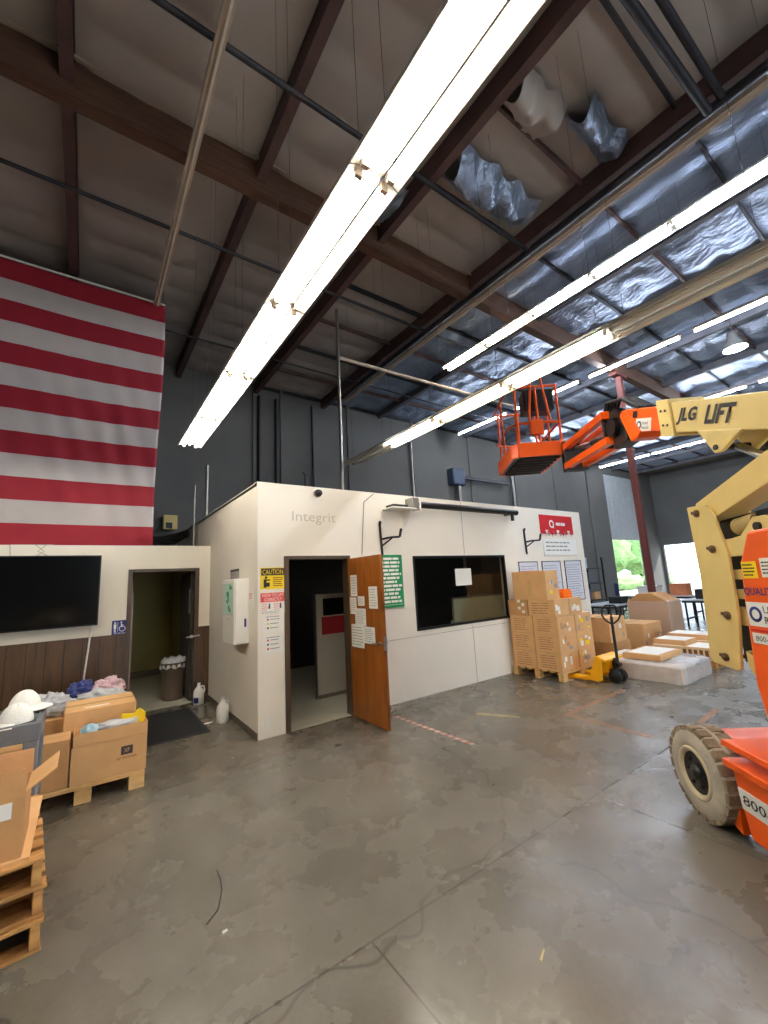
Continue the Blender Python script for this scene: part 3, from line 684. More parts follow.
# papers on the open door (inner face looks towards -x)
for k, (y0, y1, z0, z1, lb) in enumerate([
    (4.75, 4.92, 1.53, 1.81, 'top left sheet taped high on the open wooden door'),
    (4.78, 4.95, 1.30, 1.515, 'left sheet at middle height on door, touching the hinge side'),
    (4.57, 4.74, 1.41, 1.53, 'small square sheet in the middle of the open door'),
    (4.26, 4.46, 1.38, 1.65, 'tall sheet near the free edge of the open door'),
    (4.55, 4.82, 1.16, 1.375, 'sheet below the small square one on the open door'),
    (4.61, 4.93, .88, 1.17, 'big landscape sheet lowest on the open door'),
    (4.35, 4.61, .95, 1.155, 'lowest right sheet just above the door lever')]):
    e = empty('paper_sheet', (2.9225 - .0262 * (4.985 - y1) - .0009 * k, y1, z0), math.radians(-1.5), lb, 'paper')
    MB().box(-.0015, 0, -(y1 - y0), 0, 0, z1 - z0).build('sheet', M_paper, e)
    bars(y1 - y0 - .03, z1 - z0 - .04, 7, M_greyink, MLEFT(-.0015, -.015, .02), e, fill=.22, wl=(.2, .5), seed=60 + k, thick=.0006)

# ------------------------------------------------------------------ left face of the office box
e = empty('wall_cabinet', (OX, 5.33, 1.04), 0, 'white wall cabinet with green sticker on the office side wall', 'cabinet')
MB().box(-.17, 0, 0, .52, 0, .79).build('body', M_refl, e, bevel=.006)
MB().box(-.185, -.171, .004, .516, .004, .786).build('door', M_refl, e, bevel=.005)
MB().box(-.188, -.185, .03, .49, .36, .74).build('green_sticker', mat('pale_green_sticker', (196, 226, 206), .5, var=0), e)
rr = random.Random(8)
for k in range(9):
    yy, zz = rr.uniform(.08, .44), rr.uniform(.40, .70); MB().obox((-.1885, yy, zz), (.001, rr.uniform(.04, .10), rr.uniform(.02, .07)), Matrix.Rotation(rr.uniform(-.6, .6), 3, 'X')).build('green_mark', mat('leaf_green_print', (60, 160, 110), .5, var=0), e)
MB().box(-.06, -.035, -.003, 0, .20, .30).build('blue_latch', M_blue, e)
for q in (.2, .27): MB().cyl((-.1855, q, .30), (-.193, q, .30), .011, 10).build('lock', M_greyink, e)
e = empty('notice_sheet', (OX, 5.75, 1.85), 0, 'small grey headed card on the wall above the white cabinet', 'notice')
MB().box(-.003, 0, 0, .42, 0, .13).build('paper', M_greyink, e); MB().box(-.004, -.003, 0, .42, .10, .13).build('header', M_ink, e)
e = empty('notice_sheet', (OX, 5.17, 1.47), 0, 'small faded pink and white leaflet near the corner of office side wall', 'notice')
MB().box(-.003, 0, 0, .16, 0, .22).build('paper', M_paper, e); bars(.13, .08, 3, MATS['pink_print'], MLEFT(-.003, .145, .1), e, seed=77)
def jug(x, y, rz, label, mark=False):
    e = empty('bottle', (x, y, 0), rz, label, 'bottle')
    MB().lathe([(0, 0), (.068, 0), (.076, .01), (.076, .17), (.065, .21), (.035, .25), (.022, .27), (.022, .285), (0, .285)], seg=20).build('body', M_jug, e)
    MB().tube([(.03, 0, .262), (.075, 0, .25), (.085, 0, .20), (.072, 0, .15)], .011, 8).build('handle', M_jug, e)
    MB().cyl((0, 0, .28), (0, 0, .31), .025, 14).build('screw_cap', M_jug, e)
    if mark: MB().grid(lambda u, v: (.0775 * math.cos(-2.8 + 1.0 * u), .0775 * math.sin(-2.8 + 1.0 * u), .03 + .08 * v), 8, 1).build('label_patch', M_blue, e)
jug(1.55, 6.02, .4, 'white plastic jug nearer the office corner on the floor')
jug(1.50, 7.22, .0, 'white jug with dark label beside the restroom door', True)
tag(bx('paper_scrap', 1.32, 1.44, 6.10, 6.14, 0, .006, M_paper), 'white paper scrap on the floor beside the nearer jug', 'litter')
e = empty('floor_mat', (1.0, 6.42, 0), 0, 'black doormat in front of the restroom door', 'mat')
MB().box(-.36, .31, -.66, .66, 0, .012).build('mat_pile', M_mat, e); b = MB()
for q in ((-.39, -.36, -.69, .69), (.31, .34, -.69, .69), (-.36, .31, -.69, -.66), (-.36, .31, .66, .69)): b.box(*q, 0, .007)
b.build('rubber_edge', M_rubber, e)
# restroom sign, tv, bin
e = wall_thing('restroom_sign', .335, 1.145, 'blue restroom sign with white pictograms beside the door', 'sign', y=RY)
MB().box(0, .205, -.01, 0, 0, .20).build('board', M_blue, e, bevel=.002)
b = MB(); y = -.012
b.lathe([(0, 0), (.013, 0), (.013, .002), (0, .002)], (.038, -.01, .165), (0, -1, 0), 12); b.box(.022, .054, y, -.01, .085, .148); b.box(.027, .036, y, -.01, .03, .085); b.box(.040, .049, y, -.01, .03, .085)
b.box(.070, .074, y, -.01, .03, .175)
b.lathe([(0, 0), (.011, 0), (.011, .002), (0, .002)], (.115, -.01, .170), (0, -1, 0), 12)
b.beam((.115, -.011, .155), (.12, -.011, .105), .002, .012); b.beam((.12, -.011, .11), (.155, -.011, .108), .002, .011); b.beam((.155, -.011, .108), (.175, -.011, .065), .002, .011); b.beam((.118, -.011, .135), (.145, -.011, .133), .002, .008)
b.lathe([(.032, 0), (.042, 0), (.042, .002), (.032, .002)], (.128, -.01, .08), (0, -1, 0), 20)
b.build('pictogram', M_signwhite, e)
text('RESTROOM', .15, .016, M_signwhite, MFRONT(.03, -.0105, .008), e)
e = wall_thing('television', -.52, 1.80, 'large black flat television on the lobby wall', 'television', y=RY)
R = Matrix.Rotation(math.radians(-6), 4, 'X')
o = MB().box(-.68, .68, -.03, .02, -.49, .49).build('housing', M_black, e, bevel=.008); o.location = (0, -.14, 0); o.rotation_euler = (math.radians(4), 0, 0)
o = MB().box(-.665, .665, -.032, -.03, -.47, .475).build('screen', M_blackgloss, e); o.location = (0, -.14, 0); o.rotation_euler = (math.radians(4), 0, 0)
MB().box(-.2, .2, -.13, 0, -.2, .2).build('wall_mount', M_pipe, e)
tag(MB().tube([(-.09 + .18, RY - .02, 1.32), (.07, RY - .03, 1.0), (.04, RY - .03, .62), (.03, RY - .04, .3)], .012, 6).build('power_cable', M_jug), 'white cable hanging down from the television over the panelling', 'cable')
b = MB(); b.tube([(-.86, 7.42, 2.452), (-.62, 7.44, 2.455), (-.4, 7.43, 2.456)], .006, 5); b.tube([(-.60, 7.388, 2.452), (-.5, 7.386, 2.36), (-.58, 7.386, 2.30)], .004, 5); b.tube([(-.48, 7.388, 2.452), (-.57, 7.386, 2.36), (-.46, 7.386, 2.30)], .004, 5); b.tube([(-.86, 7.388, 2.452), (-.85, 7.386, 2.3)], .004, 5)
tag(b.build('wire_tangle', M_greyink), 'thin grey wires draped over the lobby wall top above the television', 'wire')
e = empty('waste_bin', (1.24, 7.88, .006), 0, 'brown waste bin with clear liner just inside the restroom', 'bin')
MB().lathe([(0, 0), (.15, 0), (.155, .02), (.19, .55), (.2, .56), (.2, .58), (.185, .58), (.15, .03), (0, .03)], seg=26).build('body', M_bin, e)
MB().grid(lambda u, v: ((.197 + .012 * math.sin(14 * 2 * PI * u) * v) * math.cos(2 * PI * u) * (1 - .1 * (1 - v)), (.197 + .012 * math.sin(14 * 2 * PI * u) * v) * math.sin(2 * PI * u) * (1 - .1 * (1 - v)), .64 - .14 * v + .015 * math.sin(9 * u * 2 * PI)), 70, 6).build('liner', M_bag, e)

# inside the office
e = empty('partition', (2.94, 6.03, .006), 0, 'grey cubicle partition with red band and dark glass inside the doorway', 'partition')
b = MB(); b.box(0, 1.6, 0, .06, .05, 1.55); b.build('panel', mat('grey_partition_fabric', (176, 168, 154), .8, var=.03), e, bevel=.01)
MB().box(.09, 1.5, -.006, 0, .93, 1.2).build('red_band', mat('dark_red_fabric', (150, 24, 30), .8), e)
MB().box(.12, 1.5, -.007, 0, 1.22, 1.48).build('glass_band', M_blackgloss, e)
MB().box(-.012, 0, -.01, .07, .0, 1.56).build('end_post', M_pipe2, e)
MB().box(0, 1.6, .0, .06, 0, .05).build('kick_plate', M_base, e)
e = empty('partition', (5.98, 6.1, .006), 0, 'beige low partition seen through the office window', 'partition')
MB().box(0, 2.5, 0, .06, 0, 1.28).build('panel', mat('beige_partition_fabric', (232, 224, 190), .8, var=.04), e); MB().box(-.02, 2.52, -.01, .07, 1.28, 1.31).build('top_rail', M_pipe2, e)
e = empty('desk', (4.9, 5.25, .006), 0, 'brown desk inside the office just under the window', 'desk')
MB().box(0, 2.4, 0, .7, .72, .75).build('desktop', M_door, e, bevel=.005)
for x in (.05, 2.3):
    for yy in (.05, .62): MB().box(x, x + .05, yy, yy + .05, 0, .72).build('leg', M_black, e)
e = empty('desk_phone', (5.55, 5.5, .756), .3, 'small white phone or printer on the desk behind the window', 'phone')
MB().prism([(-.13, -.1, 0), (.13, -.1, 0), (.13, -.1, .05), (-.13, -.1, .2)], (0, .25, 0)).build('body', M_refl, e, bevel=.01); MB().box(-.08, .1, -.104, -.1, .03, .06).build('panel', M_black, e)
e = empty('ceiling_lamp', (7.0, 5.5, 2.90), 0, 'added dim fill lamp inside the office above the window partition', 'lamp')  # unseen lamp added to brighten the partition behind the window
MB().box(-.6, .6, -.15, .15, 0, .07).build('housing', M_refl, e); MB().box(-.57, .57, -.12, .12, -.012, 0).build('diffuser', mat('fill_lamp_diffuser', (255, 250, 235), .4, var=0, emit=(1, .92, .75), estr=5.0), e)
tag(MB().box(7.9, 8.6, 7.0, 7.5, .006, 2.3).build('filing_cabinet', mat('brown_cabinet_laminate', (84, 62, 40), .5), bevel=.01), 'tall brown cabinet deep inside the office behind the window', 'cabinet')

# ------------------------------------------------------------------ pallets, cartons
def pallet(x, y, rz, lx, ly, label, mt=M_pine, z=0, group=None, h=.14, skid=True):
    """runs: deck boards along local y, stringer blocks; top at h"""
    e = empty('pallet', (x, y, z), rz, label, 'pallet', group)
    n = 7
    for k in range(n):
        w_ = .095; yy = k * (ly - w_) / (n - 1)
        MB().box(0, lx, yy, yy + w_, h - .018, h).build('deck_board', mt, e, bevel=.003)
    for q in range(3):
        yy = q * (ly - .09) / 2
        MB().box(0, lx, yy, yy + .09, h - .036, h - .018).build('stringer_board', mt, e, bevel=.003)
        for k in range(3):
            xx = k * (lx - .12) / 2
            MB().box(xx, xx + .12, yy, yy + .09, .018 if skid else 0, h - .036).build('block', mt, e, bevel=.003)
        if skid: MB().box(0, lx, yy, yy + .09, 0, .018).build('bottom_board', mt, e, bevel=.003)
    return e
def carton(x, y, z, lx, ly, lz, label, mt=M_card, rz=0, name='carton', group=None, tape=True, tape_dir='x'):
    e = empty(name, (x, y, z), rz, label, 'box', group)
    b = MB(); b.box(0, lx, 0, ly, 0, lz); b.build('body', mt, e, bevel=.004)
    b = MB(); g = .003
    if tape_dir == 'x':
        b.box(-.0008, lx + .0008, ly / 2 - .025, ly / 2 + .025, lz, lz + .0008); b.box(-.001, 0, ly / 2 - .025, ly / 2 + .025, lz - .07, lz); b.box(lx, lx + .001, ly / 2 - .025, ly / 2 + .025, lz - .07, lz)
    else:
        b.box(lx / 2 - .025, lx / 2 + .025, -.0008, ly + .0008, lz, lz + .0008); b.box(lx / 2 - .025, lx / 2 + .025, -.001, 0, lz - .07, lz)
    if tape: b.build('tape', M_tape, e)
    return e
# right-hand stack
pallet(6.17, 4.0, 0, 1.10, .95, 'clean pine pallet under the tall carton stack beside the office wall')
rr = random.Random(11)
LW, LD, LH = .50, .455, .285
row_n = ['bottom', 'second', 'third']
for k in range(3):
    for j in range(2):
        for i in range(2):
            side = ('near' if j == 0 else 'wall side') + (' left' if i == 0 else ' right')
            e = carton(6.185 + i * (LW + .012) + rr.uniform(0, .006), 4.01 + j * (LD + .008), .1405 + k * (LH + .001), LW, LD, LH, 'brown carton, %s column, %s layer of the labelled stack' % (side, row_n[k]), group='cartons stacked on the clean pallet')
            if i == 0:
                bars(LD * .62, LH * .75, 6, M_brownink, MLEFT(0, LD * .82, LH * .12), e, fill=.24, wl=(.15, .4), seed=k * 9 + j, thick=.0006)
            if j == 0:
                for q in range(6):
                    xx, zz = rr.uniform(.02, LW - .12), rr.uniform(.02, LH - .1); ww, hh = rr.uniform(.04, .10), rr.uniform(.04, .09)
                    lm = rr.choice([M_paper, M_paper, M_greyink, M_yellow, M_card2])
                    MB().box(xx, xx + ww, -.0015 - .0003 * q, 0, zz, zz + hh).build('shipping_label', lm, e)
def labels(e, lx, lz, n, seed):
    rr = random.Random(seed)
    for q in range(n):
        xx, zz = rr.uniform(.02, lx - .12), rr.uniform(.02, max(.03, lz - .1)); ww, hh = rr.uniform(.05, .10), rr.uniform(.05, .09)
        MB().box(xx, xx + ww, -.0015 - .0003 * q, 0, zz, min(lz - .01, zz + hh)).build('shipping_label', rr.choice([M_paper, M_greyink, M_yellow, M_paper]), e)
tz = .1405 + 3 * (LH + .001)
e = carton(6.19, 4.03, tz, .42, .50, .265, 'brown carton with printed lines, near end of stack top layer'); bars(.36, .2, 5, M_brownink, MLEFT(0, .43, .03), e, fill=.24, wl=(.15, .4), seed=5, thick=.0006); labels(e, .42, .26, 3, 4)
e = carton(6.62, 4.03, tz, .38, .46, .265, 'carton with yellow and white stickers, right end of stack top layer'); labels(e, .38, .26, 4, 9)
e = carton(6.19, 4.54, tz, .40, .40, .265, 'small labelled carton against the office wall on the stack top', M_card2)
for q in range(4): MB().box(-.0015, 0, .06 + .08 * (q % 2), .12 + .08 * (q % 2), .04 + .06 * q, .09 + .06 * q).build('shipping_label', M_paper, e)
tz2 = tz + .266
e = carton(6.19, 4.14, tz2, .36, .66, .48, 'big square carton on the very top of the labelled stack', tape_dir='x'); MB().box(-.001, 0, .28, .36, .06, .34).build('tape_strip', M_tape, e); MB().box(.05, .3, .3, .55, .48, .49).build('red_wrapper', mat('faded_red_plastic', (206, 90, 84), .5), e)
labels(e, .36, .46, 4, 12)
e = empty('orange_box', (6.65, 4.12, tz2), 0, 'small bright orange box on top of the labelled stack', 'box')
M_or2 = mat('bright_orange_card', (255, 120, 20), .5, var=.02)
MB().prism([(0, 0, 0), (.24, 0, 0), (.24, 0, .10), (.20, 0, .14), (.04, 0, .14), (0, 0, .10)], (0, .2, 0)).build('body', M_or2, e, bevel=.006); MB().box(.02, .22, .02, .18, .14, .146).build('lid', M_or2, e)
# cartons beyond
e = carton(7.75, 3.96, 0, .62, .60, .40, 'lower carton of two standing behind the yellow pallet truck', M_card2); labels(e, .62, .38, 4, 21); bars(.4, .2, 5, M_brownink, MLEFT(0, .5, .08), e, fill=.3, seed=8)
e = carton(7.72, 3.98, .401, .60, .58, .44, 'upper carton of two standing behind the yellow pallet truck'); labels(e, .6, .4, 3, 22)
MB().box(-.0015, 0, .40, .50, .14, .34).build('shipping_label', M_paper, e)
pallet(9.0, 3.85, 0, 1.2, 1.0, 'dull pallet beneath the plain carton behind the flat wrapped boxes', M_oldpine)
e = carton(9.02, 3.98, .141, .8, .78, .46, 'plain brown carton behind the flat wrapped boxes'); labels(e, .8, .4, 4, 31)
# tall wrapped carton
pallet(10.35, 3.95, 0, .8, .95, 'pallet beneath the tall film wrapped carton before the red column', M_oldpine)
e = empty('wrapped_carton', (10.37, 4.0, .141), 0, 'tall film wrapped carton with sloping tent top before the column', 'box')
MB().box(0, .7, 0, .85, 0, .80).build('body', M_card2, e, bevel=.01)
b = MB(); b.prism([(0, 0, .80), (0, .85, .80), (0, .60, .98), (0, .3, .98)], (.7, 0, 0)); b.build('top', M_card2, e)
def wrapf(x0, x1, y0, y1, z0, z1, pr_=.02):
    b = MB()
    def f(u, v):
        th = 2 * PI * u; cx, cy = (x0 + x1) / 2, (y0 + y1) / 2; hx, hy = (x1 - x0) / 2 + pr_, (y1 - y0) / 2 + pr_
        c, s_ = math.cos(th), math.sin(th); k = max(abs(c), abs(s_)); 
        z = z0 + (z1 - z0) * min(1, v * 1.4); sh = 1 if v < .72 else 1 - (v - .72) / .28
        px, py = cx + hx * c / k * sh, cy + hy * s_ / k * sh
        n_ = .008 * noise.noise(Vector((px * 6, py * 6, z * 8)))
        return (px + n_, py + n_, z + (pr_ if v >= .7 else 0) + n_)
    return b.grid(f, 60, 16)
wrapf(0, .7, 0, .85, .0, .81, .022).build('stretch_film', M_wrap, e)
# flat wrapped cartons
e = empty('wrapped_flat_carton', (7.10, 2.70, 0), 0, 'wide low film wrapped carton on the floor beside the lift tower', 'box')
MB().box(0, 1.1, 0, 1.0, 0, .24).build('body', M_card3, e, bevel=.008); wrapf(0, 1.1, 0, 1.0, .001, .245, .022).build('stretch_film', M_wrap2, e)
b = MB(); b.blob((.62, .30, .235), (.44, .34, .05), 3, .5, 3, flat=-.05); b.build('film_bunch', M_wrap2, e)
e = empty('flat_carton', (7.2, 3.0, .275), 0, 'long flat carton with white top on the wide wrapped box', 'box')
MB().box(0, .8, 0, .55, 0, .09).build('body', M_card, e, bevel=.006); MB().box(.05, .75, .05, .5, .09, .093).build('top_sheet', M_paper, e)
e = empty('flat_carton', (7.5, 3.76, 0), 0, 'flat carton standing at the wall side of the low wrapped carton', 'box')
MB().box(0, .55, 0, .17, 0, .26).build('body', M_card3, e, bevel=.006); MB().box(.0, .55, 0, .17, .26, .263).build('top_sheet', M_paper, e)
pallet(8.5, 2.72, 0, 1.3, 1.0, 'grey worn pallet behind the low wrapped boxes near the tower', M_oldpine, h=.12)
for k, (x, y, z, lx, ly, lz, lb, mt) in enumerate([
    (8.52, 2.75, .121, .6, .9, .20, 'honeycomb sided flat carton left half covered by the cream tower', M_card3),
    (9.15, 2.78, .121, .6, .9, .22, 'flat carton on the worn pallet right behind the honeycomb one', M_card),
    (8.56, 3.12, .322, .5, .52, .09, 'white topped flat box lying on the honeycomb sided carton', M_card),
    (9.2, 2.85, .342, .5, .8, .10, 'second white topped flat box farther back on the worn pallet', M_card)]):
    e = empty('flat_carton', (x, y, z), 0, lb, 'box')
    MB().box(0, lx, 0, ly, 0, lz).build('body', mt, e, bevel=.006)
    MB().box(.02, lx - .02, .02, ly - .02, lz, lz + .0015).build('top_sheet', M_paper, e)
    if k == 0:
        b = MB()
        for q in range(9): b.box(-.0015, 0, .05 + q * .08, .10 + q * .08, .03, .16)
        b.build('core_cells', M_brownink, e)
# ------------------------------------------------------------------ pallet truck
e = empty('pallet_truck', (6.70, 3.50, 0), 0, 'yellow hand pallet truck with its forks under the carton stack', 'pallet truck')
for sx in (-1, 1):
    b = MB(); x = sx * .20
    b.prism([(x - .075, .12, .045), (x - .075, .30, .03), (x - .075, .72, .03), (x - .075, .80, .045), (x - .075, .80, .065), (x - .075, .12, .088)], (.15, 0, 0))
    b.build('fork', M_jackyellow, e, bevel=.006)
    MB().cyl((x - .04, .66, .037), (x + .04, .66, .037), .036, 16).build('load_roller', M_rubber, e)
b = MB()
for sx in (-1, 1):
    b.prism([(sx * .27 - .012, .30, .05), (sx * .27 - .012, .08, .03), (sx * .27 - .012, .02, .06), (sx * .27 - .012, -.0, .30), (sx * .27 - .012, .03, .40), (sx * .27 - .012, .10, .40), (sx * .27 - .012, .19, .12), (sx * .27 - .012, .32, .088)], (.024, 0, 0))
b.prism([(-.27, -.06, .36), (-.27, .10, .40), (-.27, .10, .36), (-.27, -.06, .33)], (.54, 0, 0)); b.prism([(-.27, .085, .40), (-.27, .105, .40), (-.27, .23, .06), (-.27, .21, .06)], (.54, 0, 0))
b.build('frame', M_jackyellow, e, bevel=.006)
b = MB(); b.cyl((0, -.06, .09), (0, -.06, .36), .045, 14); b.box(-.08, .08, -.10, .0, .12, .2); b.cyl((-.05, -.10, .26), (.05, -.10, .26), .04, 12); b.build('pump', M_black, e)
for sx in (-1, 1):
    MB().lathe([(0, -.03), (.04, -.03), (.045, -.025), (.09, -.028), (.098, -.02), (.098, .02), (.09, .028), (.045, .025), (.04, .03), (0, .03)], (sx * .08, -.08, .099), (1, 0, 0), 24).build('steer_wheel', M_rubber, e)
b = MB(); b.tube([(0, -.10, .28), (0, -.10, .6), (0, -.10, .98)], .022, 10); b.build('tow_bar', M_black, e)
b = MB(); b.tube([(0, -.10, .86), (-.045, -.02, .93), (-.06, .01, 1.0), (-.055, 0, 1.10), (-.03, -.05, 1.15), (.03, -.15, 1.15), (.055, -.20, 1.10), (.06, -.21, 1.0), (.045, -.18, .93), (0, -.10, .86)], .014, 8); b.build('handle_loop', M_black, e)
MB().tube([(0, -.10, .98), (0, -.10, 1.15)], .012, 8).build('release_lever', M_black, e)

# ------------------------------------------------------------------ tables and clutter far right
def table(x, y, lx, ly, label, z=.75, mt=None):
    e = empty('work_table', (x, y, 0), 0, label, 'table')
    MB().box(0, lx, 0, ly, z - .035, z).build('table_top', mt or mat('pale_bench_laminate', (206, 214, 224), .3, var=.03), e, bevel=.005)
    for q in (.04, lx - .08):
        for r in (.04, ly - .08): MB().box(q, q + .04, r, r + .04, 0, z - .035).build('leg', M_black, e)
    b = MB(); b.box(.0, lx, .0, .03, z - .09, z - .036); b.box(.0, .03, .03, ly - .03, z - .09, z - .036); b.box(.0, lx, ly - .03, ly, z - .09, z - .036); b.box(.04, lx - .04, .05, .08, .2, .24); b.box(.04, lx - .04, ly - .08, ly - .05, .2, .24); b.build('rail', M_black, e)
    return e
table(11.6, 5.7, 2.2, 1.0, 'dark legged work table left of the red column behind cartons')
table(13.9, 3.0, .8, 2.0, 'pale topped work table in front of the bright doorway')
table(15.7, 5.3, .8, 2.3, 'farther pale topped work table near the bright doorway')
def crate(x, y, z, s, mt, label, cat='box', name='storage_box', lid=True):
    e = empty(name, (x, y, z), 0, label, cat)
    MB().box(0, s[0], 0, s[1], 0, s[2]).build('body', mt, e, bevel=.01)
    if lid: MB().box(-.01, s[0] + .01, -.01, s[1] + .01, s[2], s[2] + .02).build('lid', mt, e)
crate(14.0, 3.1, .75, (.5, .5, .42), mat('salmon_card', (214, 132, 92), .6), 'salmon coloured box on the pale table beside the cream tower')
crate(14.1, 3.8, .75, (.35, .4, .12), M_red, 'low red tray on the pale table in front of the glare', name='tray')
crate(14.2, 4.4, .75, (.3, .35, .25), M_rubber, 'black case on the left end of the pale table')
crate(12.2, 5.85, .75, (.4, .35, .16), M_rubber, 'black box on the work table beside the column')
crate(15.85, 5.5, .75, (.4, .5, .36), MATS['salmon_card'], 'salmon box on the farther pale table')
crate(15.85, 6.4, .75, (.5, .6, .3), M_paper, 'white box on the farther pale table')
e = empty('shelf_rack', (11.7, 6.8, 0), 0, 'black open shelf rack with cluttered shelves beyond the office corner', 'shelf')
for q in (0, 1.6):
    for r in (0, .5): MB().box(q, q + .04, r, r + .04, 0, 2.1).build('post', M_black, e)
for z in (.3, .8, 1.3, 1.75): MB().box(0, 1.64, 0, .54, z, z + .03).build('shelf_board', M_pipe, e)
crate(11.8, 6.85, 1.33, (.4, .4, .25), M_paper, 'white parts box on the black rack, third shelf left')
crate(12.5, 6.85, 1.33, (.5, .4, .3), M_cart, 'grey bin on the black rack, third shelf right')
crate(12.0, 6.85, .83, (.5, .4, .3), M_bluebag, 'navy bin on the black rack, second shelf')
crate(12.7, 6.85, .83, (.35, .4, .2), M_card, 'brown parts box on the black rack, second shelf')
crate(11.9, 6.85, 1.78, (.6, .4, .3), mat('pale_blue_card', (170, 190, 214), .6), 'pale blue box on top of the black rack')
e = empty('office_chair', (17.6, 8.3, 0), .7, 'dark swivel chair in front of the tall roll-up opening', 'chair')
MB().box(-.24, .24, -.24, .24, .44, .52).build('seat', M_black, e, bevel=.03); MB().box(-.22, .22, .2, .27, .6, 1.15).build('backrest', M_bluebag, e, bevel=.03)
b = MB(); b.cyl((0, 0, .05), (0, 0, .45), .03, 10)
for k in range(5): b.beam((0, 0, .09), (.3 * math.cos(k * 1.257), .3 * math.sin(k * 1.257), .05), .04, .03)
b.box(-.02, .02, .2, .24, .5, .7); b.build('base', M_black, e)
for k in range(5): MB().cyl((.3 * math.cos(k * 1.257) - .015, .3 * math.sin(k * 1.257), .03), (.3 * math.cos(k * 1.257) + .015, .3 * math.sin(k * 1.257), .03), .03, 10).build('caster', M_black, e)

# ------------------------------------------------------------------ left-hand clutter
pallet(-.38, 4.64, 0, .90, .95, 'pine pallet carrying the opened cartons beside the lobby', h=.15, skid=False)
# carton with printed logo
e = carton(-.03, 4.645, .151, .56, .28, .30, 'wide closed carton with small black logo on the left pallet', tape=False)
MB().box(.36, .45, -.001, 0, .155, .225).build('logo_mark', M_ink, e); text('XP', .045, .035, M_card, MFRONT(.382, -.0012, .172), e)
text('XP POWER', .16, .022, M_brownink, MFRONT(.325, -.0005, .118), e)
# tray carton on it
e = empty('open_tray_box', (-.02, 4.64, .452), 0, 'shallow open carton tray of packets on the logo carton', 'box')
b = MB(); b.box(0, .55, 0, .008, 0, .10); b.box(0, .55, .27, .278, 0, .10); b.box(0, .008, .008, .27, 0, .10); b.box(.542, .55, .008, .27, 0, .10); b.box(.008, .542, .008, .27, 0, .008); b.build('walls', M_card, e)
tag(MB().blob((.09, 4.74, .545), (.07, .07, .05), 5, .3, 3, flat=-.05).build('plastic_packet', M_ltblue), 'pale blue packet at the left end of the open tray', 'packet')
tag(MB().blob((.28, 4.76, .55), (.14, .07, .04), 6, .4, 3, flat=-.05).build('plastic_packet', M_bag), 'long grey clear packet in the middle of the open tray', 'packet')
e = empty('yellow_bag', (.43, 4.76, .50), .2, 'bright yellow bag with white panel in the open tray', 'bag')
MB().prism([(-.11, 0, -.03), (.09, 0, -.03), (.10, 0, .10), (.05, 0, .15), (0, 0, .11), (-.10, 0, .13)], (0, .03, .0)).build('body', M_yellow, e, bevel=.008); MB().box(-.08, .03, -.003, 0, .0, .08).build('white_panel', M_paper, e)
# tall carton behind tray
e = carton(-.10, 4.94, .151, .56, .52, .53, 'tall closed carton behind the open packet tray'); 
MB().box(.15, .34, .08, .11, .53, .532).build('white_strip', M_paper, e)
# left open carton
e = carton(-.50, 4.645, .151, .46, .28, .38, 'narrow plain carton left of the logo carton on the left pallet', M_card2)
# bags pile behind on the floor boxes
e = carton(-.60, 5.62, 0, 1.05, .8, .50, 'big carton under the heap of plastic bags beside panelling', M_card2)
for k, (c, r, mt, lb) in enumerate([
    ((-.24, 5.85, .60), (.19, .16, .11), M_bag, 'clear plastic bag at left of the bag heap'),
    ((.02, 6.22, .62), (.13, .12, .12), M_bluebag, 'navy blue bag in the middle of the bag heap'),
    ((.27, 6.16, .62), (.17, .13, .12), M_pinkbag, 'pink tinted clear bag at right of the bag heap'),
    ((.20, 5.82, .59), (.22, .14, .10), M_bag, 'long clear packing bag lying at front right of the bag heap')]):
    tag(MB().blob(c, r, k + 11, .45, 3.5, 34, 22, flat=-.10).build('plastic_bag', mt), lb, 'bag')
# grey utility cart with two white caps
e = empty('utility_cart', (-.64, 4.30, 0), 0, 'grey plastic utility cart carrying two white caps', 'cart')
hx, hy = .43, .31
def tray(z, name):
    b = MB(); b.box(-hx, hx, -hy, hy, z - .02, z)
    for q in ((-hx, hx, -hy, -hy + .035), (-hx, hx, hy - .035, hy), (-hx, -hx + .035, -hy + .035, hy - .035), (hx - .035, hx, -hy + .035, hy - .035)): b.box(*q, z - .05, z + .075)
    b.build(name, M_cart, e, bevel=.008)
tray(.78, 'top_tray'); tray(.25, 'bottom_tray')
for sx in (-1, 1):
    for sy in (-1, 1):
        x, yy = sx * (hx - .04), sy * (hy - .04)
        MB().box(x - .05, x + .035, yy - .035, yy + .035, .30, .74).build('leg', M_cart, e, bevel=.01)
        b = MB(); b.cyl((x - .015, yy, .06), (x + .015, yy, .06), .06, 16); b.build('caster_wheel', M_rubber, e)
        MB().box(x - .025, x + .025, yy - .03, yy + .03, .10, .205).build('caster_fork', M_steel, e)
MB().tube([(-hx + .05, -.3, .86), (-hx - .1, -.3, .98), (-hx - .1, .3, .98), (-hx + .05, .3, .86)], .02, 8).build('push_handle', M_cart, e)
def cap_(x, y, z, rz, label):
    e = empty('cotton_hat', (x, y, z), rz, label, 'hat')
    b = MB(); b.grid(lambda u, v: (.095 * math.cos(2 * PI * u) * math.cos(v * PI / 2) , .105 * math.sin(2 * PI * u) * math.cos(v * PI / 2), .125 * math.sin(v * PI / 2) * (1 + .03 * math.sin(6 * 2 * PI * u))), 36, 10); b.build('crown', M_cap, e)
    b = MB(); b.grid(lambda u, v: ((.085 + .10 * v) * math.cos(-.9 + 1.8 * u), (.092 + .06 * v) * math.sin(-.9 + 1.8 * u), .012 - .02 * v), 16, 4); b.build('brim', M_cap, e, solid=.006)
    MB().lathe([(0, .004), (.01, .002), (.011, -.004)], (0, 0, .124), (0, 0, 1), 10).build('button', M_cap, e)
